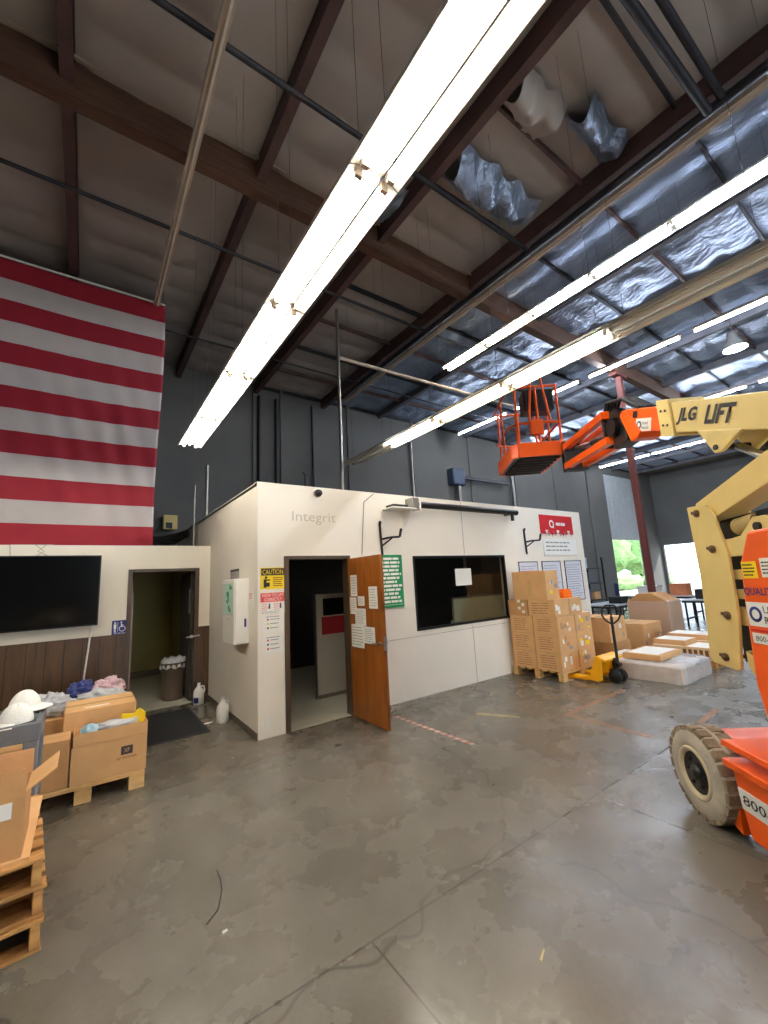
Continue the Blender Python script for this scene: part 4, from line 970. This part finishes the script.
cap_(-.36, 4.15, .85, -2.4, 'white cap nearer the cart edge, lower of the two')
cap_(-.34, 4.42, .89, -.6, 'white cap farther back on the grey cart, beside bags')
tag(MB().blob((-.40, 4.28, .82), (.17, .24, .05), 31, .3, 3, flat=-.038).build('folded_cloth', mat('grey_green_cloth', (110, 128, 124), .9), None), 'grey green bundle lying on the cart under the two white caps', 'cloth')
tag(bx('small_carton', -.80, -.66, 4.40, 4.52, .78, .86, M_card), 'small brown carton at the back corner of the cart tray', 'box')
e = carton(-.92, 4.06, .252, .55, .42, .22, 'brown carton on the lower tray of the grey cart', M_card)
tag(MB().blob((-.75, 4.12, .505), (.08, .05, .035), 3, .2, 3, flat=-.03).build('yellow_glove', M_yellow), 'yellow glove on the carton under the cart top', 'glove')
# near pallet stack with open carton
def rough_pallet(x, y, z, lx, ly, h, label, seed):
    rr = random.Random(seed); e = empty('pallet', (x, y, z), .10, label, 'pallet', 'worn pallets stacked in the left foreground')
    for q in range(3):
        xx = q * (lx - .04) / 2
        b = MB(); b.box(xx, xx + .04, 0, ly, .018, h - .018); b.build('stringer', M_oldpine, e, bevel=.004)
    n = 7
    for k in range(n):
        yy = k * (ly - .1) / (n - 1)
        MB().box(-.01 + rr.uniform(-.01, .01), lx + rr.uniform(0, .015), yy, yy + rr.uniform(.085, .10), h - .018, h).build('deck_board', M_oldpine, e, bevel=.003)
        if k % 3 == 0: MB().box(-.01, lx + .008, yy, yy + .10, 0, .018).build('bottom_board', M_oldpine, e, bevel=.003)
    return e
rough_pallet(-1.13, 2.86, 0, 1.04, .92, .14, 'worn wooden pallet at the bottom of the near left stack', 1)
rough_pallet(-1.12, 2.88, .142, 1.03, .92, .14, 'worn wooden pallet in the middle of the near left stack', 2)
rough_pallet(-1.12, 2.85, .284, 1.02, .92, .14, 'worn wooden pallet on top of the near left stack', 3)
tag(bx('cardboard_sheet', -1.05, -.16, 2.97, 3.78, .425, .438, M_card), 'flat cardboard sheet between near pallet stack and open carton', 'cardboard')
e = empty('open_carton', (-.745, 2.99, .439), 0, 'nearest open carton with white label and raised flaps', 'box')
lx, ly, lz = .55, .36, .285; b = MB()
b.box(0, lx, 0, .006, 0, lz); b.box(0, lx, ly - .006, ly, 0, lz); b.box(0, .006, .006, ly - .006, 0, lz); b.box(lx - .006, lx, .006, ly - .006, 0, lz); b.box(.006, lx - .006, .006, ly - .006, 0, .006); b.build('walls', M_card2, e)
MB().prism([(0, 0, lz), (0, .015, lz + .12), (0, .021, lz + .12), (0, .006, lz)], (lx, 0, 0)).build('flap', M_card2, e)
MB().prism([(0, ly - .006, lz), (0, ly - .02, lz + .13), (0, ly - .014, lz + .13), (0, ly, lz)], (lx, 0, 0)).build('flap', M_card, e)
MB().prism([(lx - .006, .04, lz), (lx, .04, lz), (lx + .12, .04, lz + .08), (lx + .117, .04, lz + .086)], (0, ly - .06, 0)).build('flap', M_card, e)
MB().box(.24, .50, -.0015, 0, .19, .265).build('white_label', M_paper, e); bars(.2, .04, 2, M_greyink, MFRONT(.27, -.0015, .21), e, seed=90)
tag(MB().blob((-.28, 3.14, .66), (.08, .1, .06), 8, .3, 3).build('red_packet', mat('dull_red_plastic', (190, 60, 56), .5)), 'dull red packet inside the nearest open carton', 'packet')
tag(MB().blob((-.48, 3.16, .66), (.10, .1, .07), 9, .3, 3).build('white_packet', M_paper), 'white packet inside the nearest open carton', 'packet')

# ------------------------------------------------------------------ floor marks and litter
b = MB(); p0 = Vector((3.31, 4.62, 0)); p1 = Vector((3.35, 2.98, 0)); d = (p1 - p0); n_ = 16
n_ = 13; tp = []
for k in range(n_):
    for q, mi in ((0, 0), (.5, 1)):
        a_ = p0 + d * (k + q) / 16; c_ = p0 + d * (k + q + .5) / 16
        b._add([(a_.x - .028, a_.y, .0015), (a_.x + .022, a_.y - .02, .0015), (c_.x + .022, c_.y - .02, .0015), (c_.x - .028, c_.y, .0015)], [(0, 1, 2, 3)], mi)
tag(b.build('hazard_tape', [mat('faded_red_tape', (176, 92, 84), .7), mat('dirty_white_tape', (214, 204, 192), .7)]), 'worn red and white striped tape on floor beyond the office door', 'tape')
tag(MB().prism([(4.08, 3.92, 0), (4.12, 3.95, 0), (4.39, 3.49, 0), (4.35, 3.47, 0)], (0, 0, .0015)).build('floor_tape', mat('pale_yellow_tape', (198, 188, 138), .7)), 'short pale yellow tape strip on the floor before the window', 'tape')
M_otape = mat('worn_orange_tape', (146, 108, 84), .8, var=.3, scale=14)
tag(MB().prism([(4.80, 3.17, 0), (4.80, 3.11, 0), (6.35, 3.16, 0), (6.35, 3.22, 0)], (0, 0, .0012)).build('floor_tape', M_otape), 'worn orange tape line on the floor in front of pallet truck', 'tape')
tag(MB().prism([(4.80, 3.11, 0), (4.86, 3.11, 0), (4.80, 2.2, 0), (4.74, 2.2, 0)], (0, 0, .0011)).build('floor_tape', M_otape), 'orange tape line leading towards camera from the tape corner', 'tape')
tag(MB().prism([(5.55, 2.05, 0), (5.55, 1.99, 0), (6.2, 2.02, 0), (6.2, 2.08, 0)], (0, 0, .0012)).build('floor_tape', M_otape), 'short orange tape piece on the floor left of the lift wheel', 'tape')
def litter(x, y, s, mt, label): tag(MB().prism([(x, y, 0), (x + s, y + s * .2, 0), (x + s * .9, y + s * .7, 0), (x + s * .1, y + s * .6, 0)], (0, 0, .004)).build('floor_scrap', mt), label, 'litter')
litter(.65, 2.48, .03, M_paper, 'small white scrap on the bare floor near bottom left')
litter(1.30, 4.70, .03, M_paper, 'tiny white scrap on the floor below the black mat')
tag(MB().prism([(1.74, 1.40, 0), (1.80, 1.425, 0), (1.80, 1.433, 0), (1.74, 1.41, 0)], (0, 0, .004)).build('floor_scrap', mat('straw_wood_splinter', (206, 190, 140), .8)), 'straw coloured splinter on the floor near the bottom centre', 'litter')
tag(MB().tube([(.753, 3.011, .002), (.745, 2.9, .002), (.731, 2.809, .002), (.70, 2.73, .002), (.674, 2.666, .002), (.60, 2.6, .002)], .0028, 5).build('cord_scrap', M_rubber), 'thin curved dark strand on the floor in the left foreground', 'litter')

# ------------------------------------------------------------------ boom lift
TH = math.atan2(.777, .63)
T0, S0 = 2.2, 2.6
bvec, avec = Vector((.63, .777, 0)), Vector((.777, -.63, 0))
lift = empty('boom_lift', tuple(bvec * T0 + avec * S0), TH, 'orange and cream articulated boom lift with raised basket', 'boom lift')
def P(t, s, z): return Vector((t - T0, -(s - S0), z))
def poly(pts, s0, s1): # polygon in (t,z) extruded across s
    return [P(t, s0, z) for t, z in pts], Vector((0, -(s1 - s0), 0))
def MSIDE(t, s, z, slope=0):  # text on the camera-side face (towards -a): reads along -t
    return Matrix.Translation(P(t, s, z)) @ Matrix.Rotation(slope, 4, 'Y') @ Matrix.Rotation(PI, 4, 'Z') @ Matrix.Rotation(PI / 2, 4, 'X')
# wheels
R0 = .29
def wheel(t, s, sg):
    e = MB(); prof = [(.165, -.10), (.175, -.105), (.20, -.108), (.245, -.10), (.275, -.085), (R0, -.06), (R0, .06), (.275, .085), (.245, .10), (.20, .108), (.175, .105), (.165, .10)]
    e.lathe(prof, P(t, s, R0), (0, 1, 0), 48)
    ty = e.build('tyre', M_tyre, lift)
    b = MB()
    for k in range(22):
        th = 2 * PI * k / 22
        for q in (-1, 1):
            th2 = th + (PI / 22 if q > 0 else 0); c = P(t, s, R0) + Vector((math.cos(th2) * (R0 - .012), q * .054, math.sin(th2) * (R0 - .012)))
            b.obox(c, (.032, .080, .064), Matrix.Rotation(-th2, 3, 'Y'))
    b.build('tread', M_tread, ty, bevel=.004)
    b = MB()
    for q in (-1, 1): b.lathe([(.168, q * .09), (.168, q * .104), (.158, q * .112), (.140, q * .108), (.132, q * .08), (.128, q * .05)], P(t, s, R0), (0, 1, 0), 40)
    b.build('rim', M_rim, lift)
    b = MB(); b.lathe([(0, .088), (.129, .09), (.131, .03), (.131, -.03), (.129, -.09), (0, -.088)], P(t, s, R0), (0, 1, 0), 32); b.lathe([(0, .115), (.04, .11), (.05, .085)], P(t, s, R0), (0, 1, 0), 20)
    for k in range(6): b.cyl(P(t, s, R0) + Vector((.085 * math.cos(k * PI / 3), .086, .085 * math.sin(k * PI / 3))), P(t, s, R0) + Vector((.085 * math.cos(k * PI / 3), .10, .085 * math.sin(k * PI / 3))), .012, 6)
    b.build('hub', M_black, lift)
for t in (3.25, 1.25):
    for s in (1.965, 3.235): wheel(t, s, 1)
# axles and chassis
b = MB()
for t in (3.25, 1.25): b.box(P(t, 0, 0).x - .05, P(t, 0, 0).x + .05, P(0, 3.15, 0).y, P(0, 2.05, 0).y, .22, .34)
b.build('axle', M_black, lift)
pts, ex = poly([(1.0, .30), (1.0, .50), (3.45, .50), (3.5, .36), (3.4, .26), (1.1, .26)], 2.12, 3.08); MB().prism(pts, ex).build('chassis', M_orange, lift, bevel=.01)
# side pods between the wheels with the phone number band
for s0, s1, nm in ((1.90, 2.25, 'side_cover'), (2.95, 3.30, 'side_cover')):
    pts, ex = poly([(1.62, .09), (2.86, .09), (2.92, .42), (2.93, .46), (1.56, .46)], s0, s1); sc = MB().prism(pts, ex).build(nm, M_orange, lift, bevel=.012)
    pts, ex = poly([(1.55, .46), (2.95, .46), (2.95, .505), (1.55, .505)], s0 - .035, s1 + .03); MB().prism(pts, ex).build('cover_lid', M_orange, sc, bevel=.008)
    if s0 < 2:
        pts, ex = poly([(1.7, .245), (2.885, .245), (2.90, .36), (1.7, .36)], s0 - .003, s0); MB().prism(pts, ex).build('white_band', M_signwhite, sc)
        text('800-877-3687', .64, .055, M_ink, MSIDE(2.865, s0 - .004, .278), sc, bold=.01)
pts, ex = poly([(2.97, .05), (3.03, .07), (3.03, .20), (2.97, .20)], 1.93, 2.15); MB().prism(pts, ex).build('wheel_scraper', M_orange, lift, bevel=.004)
# turntable
b = MB(); b.lathe([(0, .50), (.42, .50), (.42, .56), (0, .56)], P(2.2, 2.6, 0), (0, 0, 1), 40); b.build('slew_ring', M_black, lift)
pts, ex = poly([(1.15, .56), (3.0, .56), (2.98, .60), (1.15, .60)], 1.90, 3.28); MB().prism(pts, ex).build('turntable_deck', M_orange, lift, bevel=.008)
hood_pts = [(1.15, .64), (2.70, .64), (2.74, .80), (2.77, .98), (2.74, 1.45), (2.715, 1.70), (2.62, 1.885), (1.5, 1.92), (1.2, 1.6), (1.1, 1.1)]
for s0, s1 in ((2.02, 2.36), (2.84, 3.18)):
    pts, ex = poly(hood_pts, s0, s1); hd = MB().prism(pts, ex).build('hood', M_orange, lift, bevel=.02)
    if s0 < 2.1:
        M4 = MSIDE(2.725, s0 - .001, 1.52)
        MB().box(0, .11, 0, .10, 0, .002).build('warning_label', M_yellow, hd).data.transform(MSIDE(2.70, s0 - .001, 1.605))
        bars(.09, .08, 4, M_ink, MSIDE(2.69, s0 - .0035, 1.615), hd, seed=3, fill=.4)
        o = MB().box(0, .14, 0, .11, 0, .002).build('warning_label', M_signwhite, hd); o.data.transform(MSIDE(2.56, s0 - .001, 1.61))
        bars(.12, .08, 4, M_ink, MSIDE(2.55, s0 - .0035, 1.625), hd, seed=6, fill=.4)
        text('QUALITY.', .24, .05, M_blue, MSIDE(2.715, s0 - .002, 1.50), hd, bold=.012)
        o = MB().box(0, .34, 0, .14, 0, .002).build('company_label', M_signwhite, hd); o.data.transform(MSIDE(2.72, s0 - .001, 1.325))
        o = MB().lathe([(.028, 0), (.045, 0), (.045, .001), (.028, .001)], (.06, .07, .003), (0, 0, 1), 28).build('logo_ring', M_blue, hd); o.data.transform(MSIDE(2.72, s0 - .001, 1.325))
        text('United', .17, .04, M_ink, MSIDE(2.60, s0 - .0035, 1.405), hd); text('Rentals', .17, .04, M_ink, MSIDE(2.60, s0 - .0035, 1.345), hd, bold=.01)
        o = MB().box(0, .34, 0, .012, 0, .002).build('red_rule', M_red, hd); o.data.transform(MSIDE(2.72, s0 - .001, 1.295))
        o = MB().box(0, .34, 0, .06, 0, .002).build('phone_label', M_signwhite, hd); o.data.transform(MSIDE(2.715, s0 - .001, 1.225))
        text('800-877-3687', .28, .03, M_ink, MSIDE(2.69, s0 - .0035, 1.24), hd)
pts, ex = poly([(.95, .5), (1.2, .5), (1.2, 1.25), (1.0, 1.15)], 1.95, 3.25); MB().prism(pts, ex).build('counterweight', M_orange, lift, bevel=.02)
# tower
sA, sB = 2.46, 2.74
b = MB(); pts, ex = poly([(1.6, .6), (2.6, .6), (2.4, 1.2), (2.3, 1.9), (1.9, 1.9), (1.6, 1.2)], 2.5, 2.7); b.prism(pts, ex); b.build('tower_base', M_cream, lift, bevel=.01)
up = [(3.76, 2.20), (3.53, 2.19), (3.47, 2.10), (3.385, 1.78), (3.40, 1.30), (3.47, .91), (3.50, .885), (3.76, .90), (3.79, .96), (3.74, 1.6)]
for s0 in (sA - .012, sB - .012):
    pts, ex = poly(up, s0, s0 + .024); MB().prism(pts, ex).build('upright_plate', M_cream, lift, bevel=.005)
b = MB()
for t, z in ((3.64, 2.13), (3.53, 1.82), (3.50, 1.30), (3.60, .97)):
    b.cyl(P(t, sA - .04, z), P(t, sB + .04, z), .018, 14); b.cyl(P(t, sA - .028, z), P(t, sA - .01, z), .032, 8); b.beam(P(t + .055, sA - .02, z + .012), P(t - .02, sA - .02, z), .016, .024)
b.build('pin', mat('worn_pin_steel', (120, 96, 76), .5, .6, var=.2), lift)
def link(t0, z0, t1, z1, h_, s0, s1, name='tower_link', mt=M_cream):
    dx, dz = t1 - t0, z1 - z0; L = math.hypot(dx, dz); nx, nz_ = -dz / L * h_ / 2, dx / L * h_ / 2
    pts, ex = poly([(t0 + nx, z0 + nz_), (t0 - nx, z0 - nz_), (t1 - nx, z1 - nz_), (t1 + nx, z1 + nz_)], s0, s1)
    return MB().prism(pts, ex).build(name, mt, lift, bevel=.006)
link(3.56, 1.825, 2.3, 1.83, .13, 2.50, 2.70); link(3.46, 1.612, 2.4, 1.61, .075, 2.50, 2.68); link(3.50, 1.462, 2.4, 1.45, .07, 2.50, 2.68); link(3.52, 1.295, 2.3, 1.27, .13, 2.50, 2.70)
pts, ex = poly([(3.45, 1.04), (3.36, .99), (3.1, 1.0), (3.1, .70), (3.36, .82), (3.45, .92)], 2.49, 2.71); MB().prism(pts, ex).build('stop_block', M_cream, lift, bevel=.006)
pts, ex = poly([(3.42, 1.75), (3.42, 1.88), (3.26, 1.90), (3.12, 2.02), (3.03, 2.02), (2.94, 1.95), (2.9, 1.75)], 2.47, 2.52); MB().prism(pts, ex).build('gusset', M_cream, lift, bevel=.006)
b = MB(); b.cyl(P(3.08, 2.45, 1.95), P(3.08, 2.6, 1.95), .03, 12); b.cyl(P(3.08, 2.6, 1.95), P(2.3, 2.6, 1.5), .05, 12); b.build('lower_lift_cylinder', M_black, lift)
b = MB(); pts, ex = poly([(3.60, .93), (2.7, .8), (2.7, 2.0), (3.1, 2.08), (3.60, 2.05)], 2.585, 2.615); b.prism(pts, ex); b.build('gap_shade_sheet', M_black, lift)  # black sheet added so the gaps between tower links look dark
# upper tower arms from the upright back over the turntable
u1 = link(3.68, 2.125, 1.75, 2.70, .20, 2.49, 2.71, 'upper_arm')

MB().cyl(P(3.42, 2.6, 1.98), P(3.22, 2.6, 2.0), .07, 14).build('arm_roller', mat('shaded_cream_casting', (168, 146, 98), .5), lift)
for s0 in (2.44, 2.74):
    pts, ex = poly([(1.95, 2.35), (1.55, 2.35), (1.6, 2.75), (1.75, 2.85), (1.95, 2.7)], s0, s0 + .024); MB().prism(pts, ex).build('rear_upright_plate', M_cream, lift, bevel=.005)
# main boom
SL = .352
def bz(t): return 2.690 + SL * (t - 2.77)
def boom_seg(t0, t1, h0, h1, s0, s1, name, mt):
    pts, ex = poly([(t0, bz(t0) - h0 / 2), (t1, bz(t1) - h1 / 2), (t1, bz(t1) + h1 / 2), (t0, bz(t0) + h0 / 2)], s0, s1); return MB().prism(pts, ex).build(name, mt, lift, bevel=.01)
bm_ = boom_seg(1.6, 3.84, .25, .29, 2.46, 2.74, 'main_boom', M_cream)
boom_seg(3.74, 3.92, .36, .36, 2.435, 2.765, 'boom_collar', M_cream)
text('JLG', .27, .15, M_ink, MSIDE(3.72, 2.457, bz(3.72) - .075, -math.atan(SL)), bm_, shear=.3, bold=.04)
text('LIFT', .33, .15, M_ink, MSIDE(3.39, 2.457, bz(3.39) - .075, -math.atan(SL)), bm_, shear=.3, bold=.04)
b = MB()
for t in (3.80, 3.86):
    for q in (-.07, .07): b.cyl(P(t, 2.43, bz(t) + q), P(t, 2.44, bz(t) + q), .012, 8)
b.build('collar_bolts', M_pipe, lift)
fl = boom_seg(3.9, 4.56, .25, .27, 2.49, 2.71, 'fly_boom', M_orange)
pts, ex = poly([(4.30, bz(4.30) - .12), (4.38, 3.06), (4.50, 3.06), (4.66, 3.42), (4.60, 3.46), (4.5, bz(4.5) + .12)], 2.475, 2.725); MB().prism(pts, ex).build('fly_head', M_orange, lift, bevel=.008)
o = MB().box(0, .085, 0, .07, 0, .003).build('slot_opening', M_black, fl); o.data.transform(MSIDE(4.42, 2.488, bz(4.42) + .03, -math.atan(SL)))
o = MB().box(0, .27, 0, .13, 0, .003).build('company_label', M_signwhite, fl); o.data.transform(MSIDE(4.40, 2.488, bz(4.40) - .12, -math.atan(SL)))
o = MB().lathe([(.022, 0), (.042, 0), (.042, .001), (.022, .001)], (.055, .065, .004), (0, 0, 1), 28).build('logo_ring', M_blue, fl); o.data.transform(MSIDE(4.40, 2.488, bz(4.40) - .12, -math.atan(SL)))
text('United', .13, .035, M_ink, MSIDE(4.295, 2.484, bz(4.295) - .03 - .02, -math.atan(SL)), fl); text('Rentals', .13, .035, M_ink, MSIDE(4.295, 2.484, bz(4.295) - .10, -math.atan(SL)), fl)
for s0 in (2.45, 2.70):
    pts, ex = poly([(3.48, bz(3.48) - .13), (3.02, bz(3.02) - .12), (3.26, 2.555), (3.33, 2.56)], s0, s0 + .035); MB().prism(pts, ex).build('lift_lug', M_cream, lift, bevel=.01)
MB().cyl(P(3.30, 2.44, 2.605), P(3.30, 2.76, 2.605), .022, 12).build('lug_pin', M_pipe, lift)
MB().cyl(P(3.28, 2.6, 2.60), P(2.85, 2.55, 2.32), .030, 14).build('cylinder_rod', M_steel, lift)
MB().cyl(P(2.9, 2.555, 2.35), P(2.1, 2.5, 1.80), .055, 16).build('cylinder_barrel', M_black, lift)
# rotator and hoses
b = MB(); pts, ex = poly([(4.62, 3.12), (4.90, 3.10), (5.0, 3.25), (5.0, 3.54), (4.8, 3.58), (4.64, 3.45)], 2.50, 2.68); b.prism(pts, ex); b.cyl(P(4.82, 2.44, 3.35), P(4.82, 2.76, 3.35), .11, 20); b.build('rotator', M_black, lift, bevel=.01)
b = MB()
for k in range(5):
    b.tube([P(4.3, 2.5 + .04 * k, bz(4.3) + .14), P(4.6, 2.5 + .04 * k, 3.60), P(4.9, 2.48 + .04 * k, 3.68 + .01 * k), P(5.02, 2.46 + .04 * k, 3.5), P(4.97, 2.45 + .03 * k, 3.2), P(5.15, 2.47 + .03 * k, 3.2)], .018, 7)
b.build('hydraulic_hoses', M_rubber, lift)
def bar(p, q, r, name, mt, sq=True):
    b = MB()
    if sq: b.beam(p, q, r * 2, r * 2)
    else: b.cyl(p, q, r, 12)
    return b.build(name, mt, lift, bevel=.004 if sq else 0)
bar(P(4.93, 2.46, 3.55), P(6.24, 2.46, 3.57), .045, 'jib_arm', M_orange); bar(P(4.93, 2.70, 3.55), P(6.24, 2.70, 3.57), .045, 'jib_arm', M_orange)
bar(P(4.9, 2.46, 3.22), P(6.28, 2.46, 3.28), .045, 'jib_arm', M_orange); bar(P(4.9, 2.70, 3.22), P(6.28, 2.70, 3.28), .045, 'jib_arm', M_orange)
bar(P(5.0, 2.58, 3.28), P(5.6, 2.58, 3.42), .05, 'jib_cylinder_barrel', M_black, False); bar(P(5.6, 2.58, 3.42), P(6.15, 2.58, 3.52), .03, 'jib_cylinder_rod', M_steel, False)
b = MB(); b.box(*sorted((P(6.2, 0, 0).x, P(6.34, 0, 0).x)), *sorted((P(0, 2.42, 0).y, P(0, 2.74, 0).y)), 3.2, 3.66); b.build('jib_end_plate', M_black, lift, bevel=.01)
# basket
ba = empty('platform_basket', (0, 0, 0)); ba.parent = lift
t0, t1, s0, s1, z0, z1 = 6.30, 7.45, 1.70, 2.46, 3.50, 4.62
def tz_(p): return P(*p)
b = MB()
fr = [(t0, s1), (t0, s0 + .08), (t0 + .10, s0), (t1 - .1, s0), (t1, s0 + .08), (t1, s1)]
loop = fr + [fr[0]]
for (ta, sa_), (tb, sb_) in zip(loop[:-1], loop[1:]):
    b.beam(P(ta, sa_, z0 + .09), P(tb, sb_, z0 + .09), .05, .22)
b.build('floor_frame', M_orange, ba, bevel=.006)
b = MB(); b.prism([P(t, s, z0) for t, s in fr], (0, 0, .02))
for k in range(7): b.cyl(P(t0 + .1 + k * .16, s0 + .1, z0 - .02), P(t0 + .1 + k * .16, s1 - .05, z0 - .02), .03, 8)
b.build('grating_floor', M_black, ba)
for z, nm in ((4.02, 'mid_rail'), (z1, 'top_rail')):
    q = [P(t, s, z) for t, s in [(t0, s1), (t0, s0 + .12), (t0 + .12, s0), (t1 - .12, s0), (t1, s0 + .12), (t1, s1)]]
    MB().tube(q + [q[0]], .02, 8).build(nm, M_orange, ba)
for t, s in ((t0, s1 - .02), (t0, 2.12), (t0, s0 + .1), (t1, s0 + .08), (t1, s1 - .02), (t1, 2.1), (t0 + .55, s0), (t0 + .55, s1)):
    MB().cyl(P(t, s, z0 + .1), P(t, s, z1), .02, 8).build('post', M_orange, ba)
for s_, l_ in ((2.30, -.12), (1.98, .12)):
    MB().cyl(P(t0 - .02, s_, 4.05), P(t0 - .02, s_ + l_ * .9, 4.95), .018, 8).build('guard_bar', M_orange, ba)
MB().tube([P(t0 - .02, 2.09, 4.95), P(t0 - .02, 2.19, 4.97)], .018, 8).build('guard_top', M_orange, ba)
MB().box(*sorted((P(t0 - .05, 0, 0).x, P(t0 + .03, 0, 0).x)), *sorted((P(0, 1.98, 0).y, P(0, 2.18, 0).y)), 3.82, 4.06).build('manual_box', M_orange, ba, bevel=.01)
cb = MB().box(*sorted((P(t0 + .05, 0, 0).x, P(t0 + .35, 0, 0).x)), *sorted((P(0, 1.95, 0).y, P(0, 2.42, 0).y)), 4.25, 4.6).build('control_console', M_black, ba, bevel=.02)
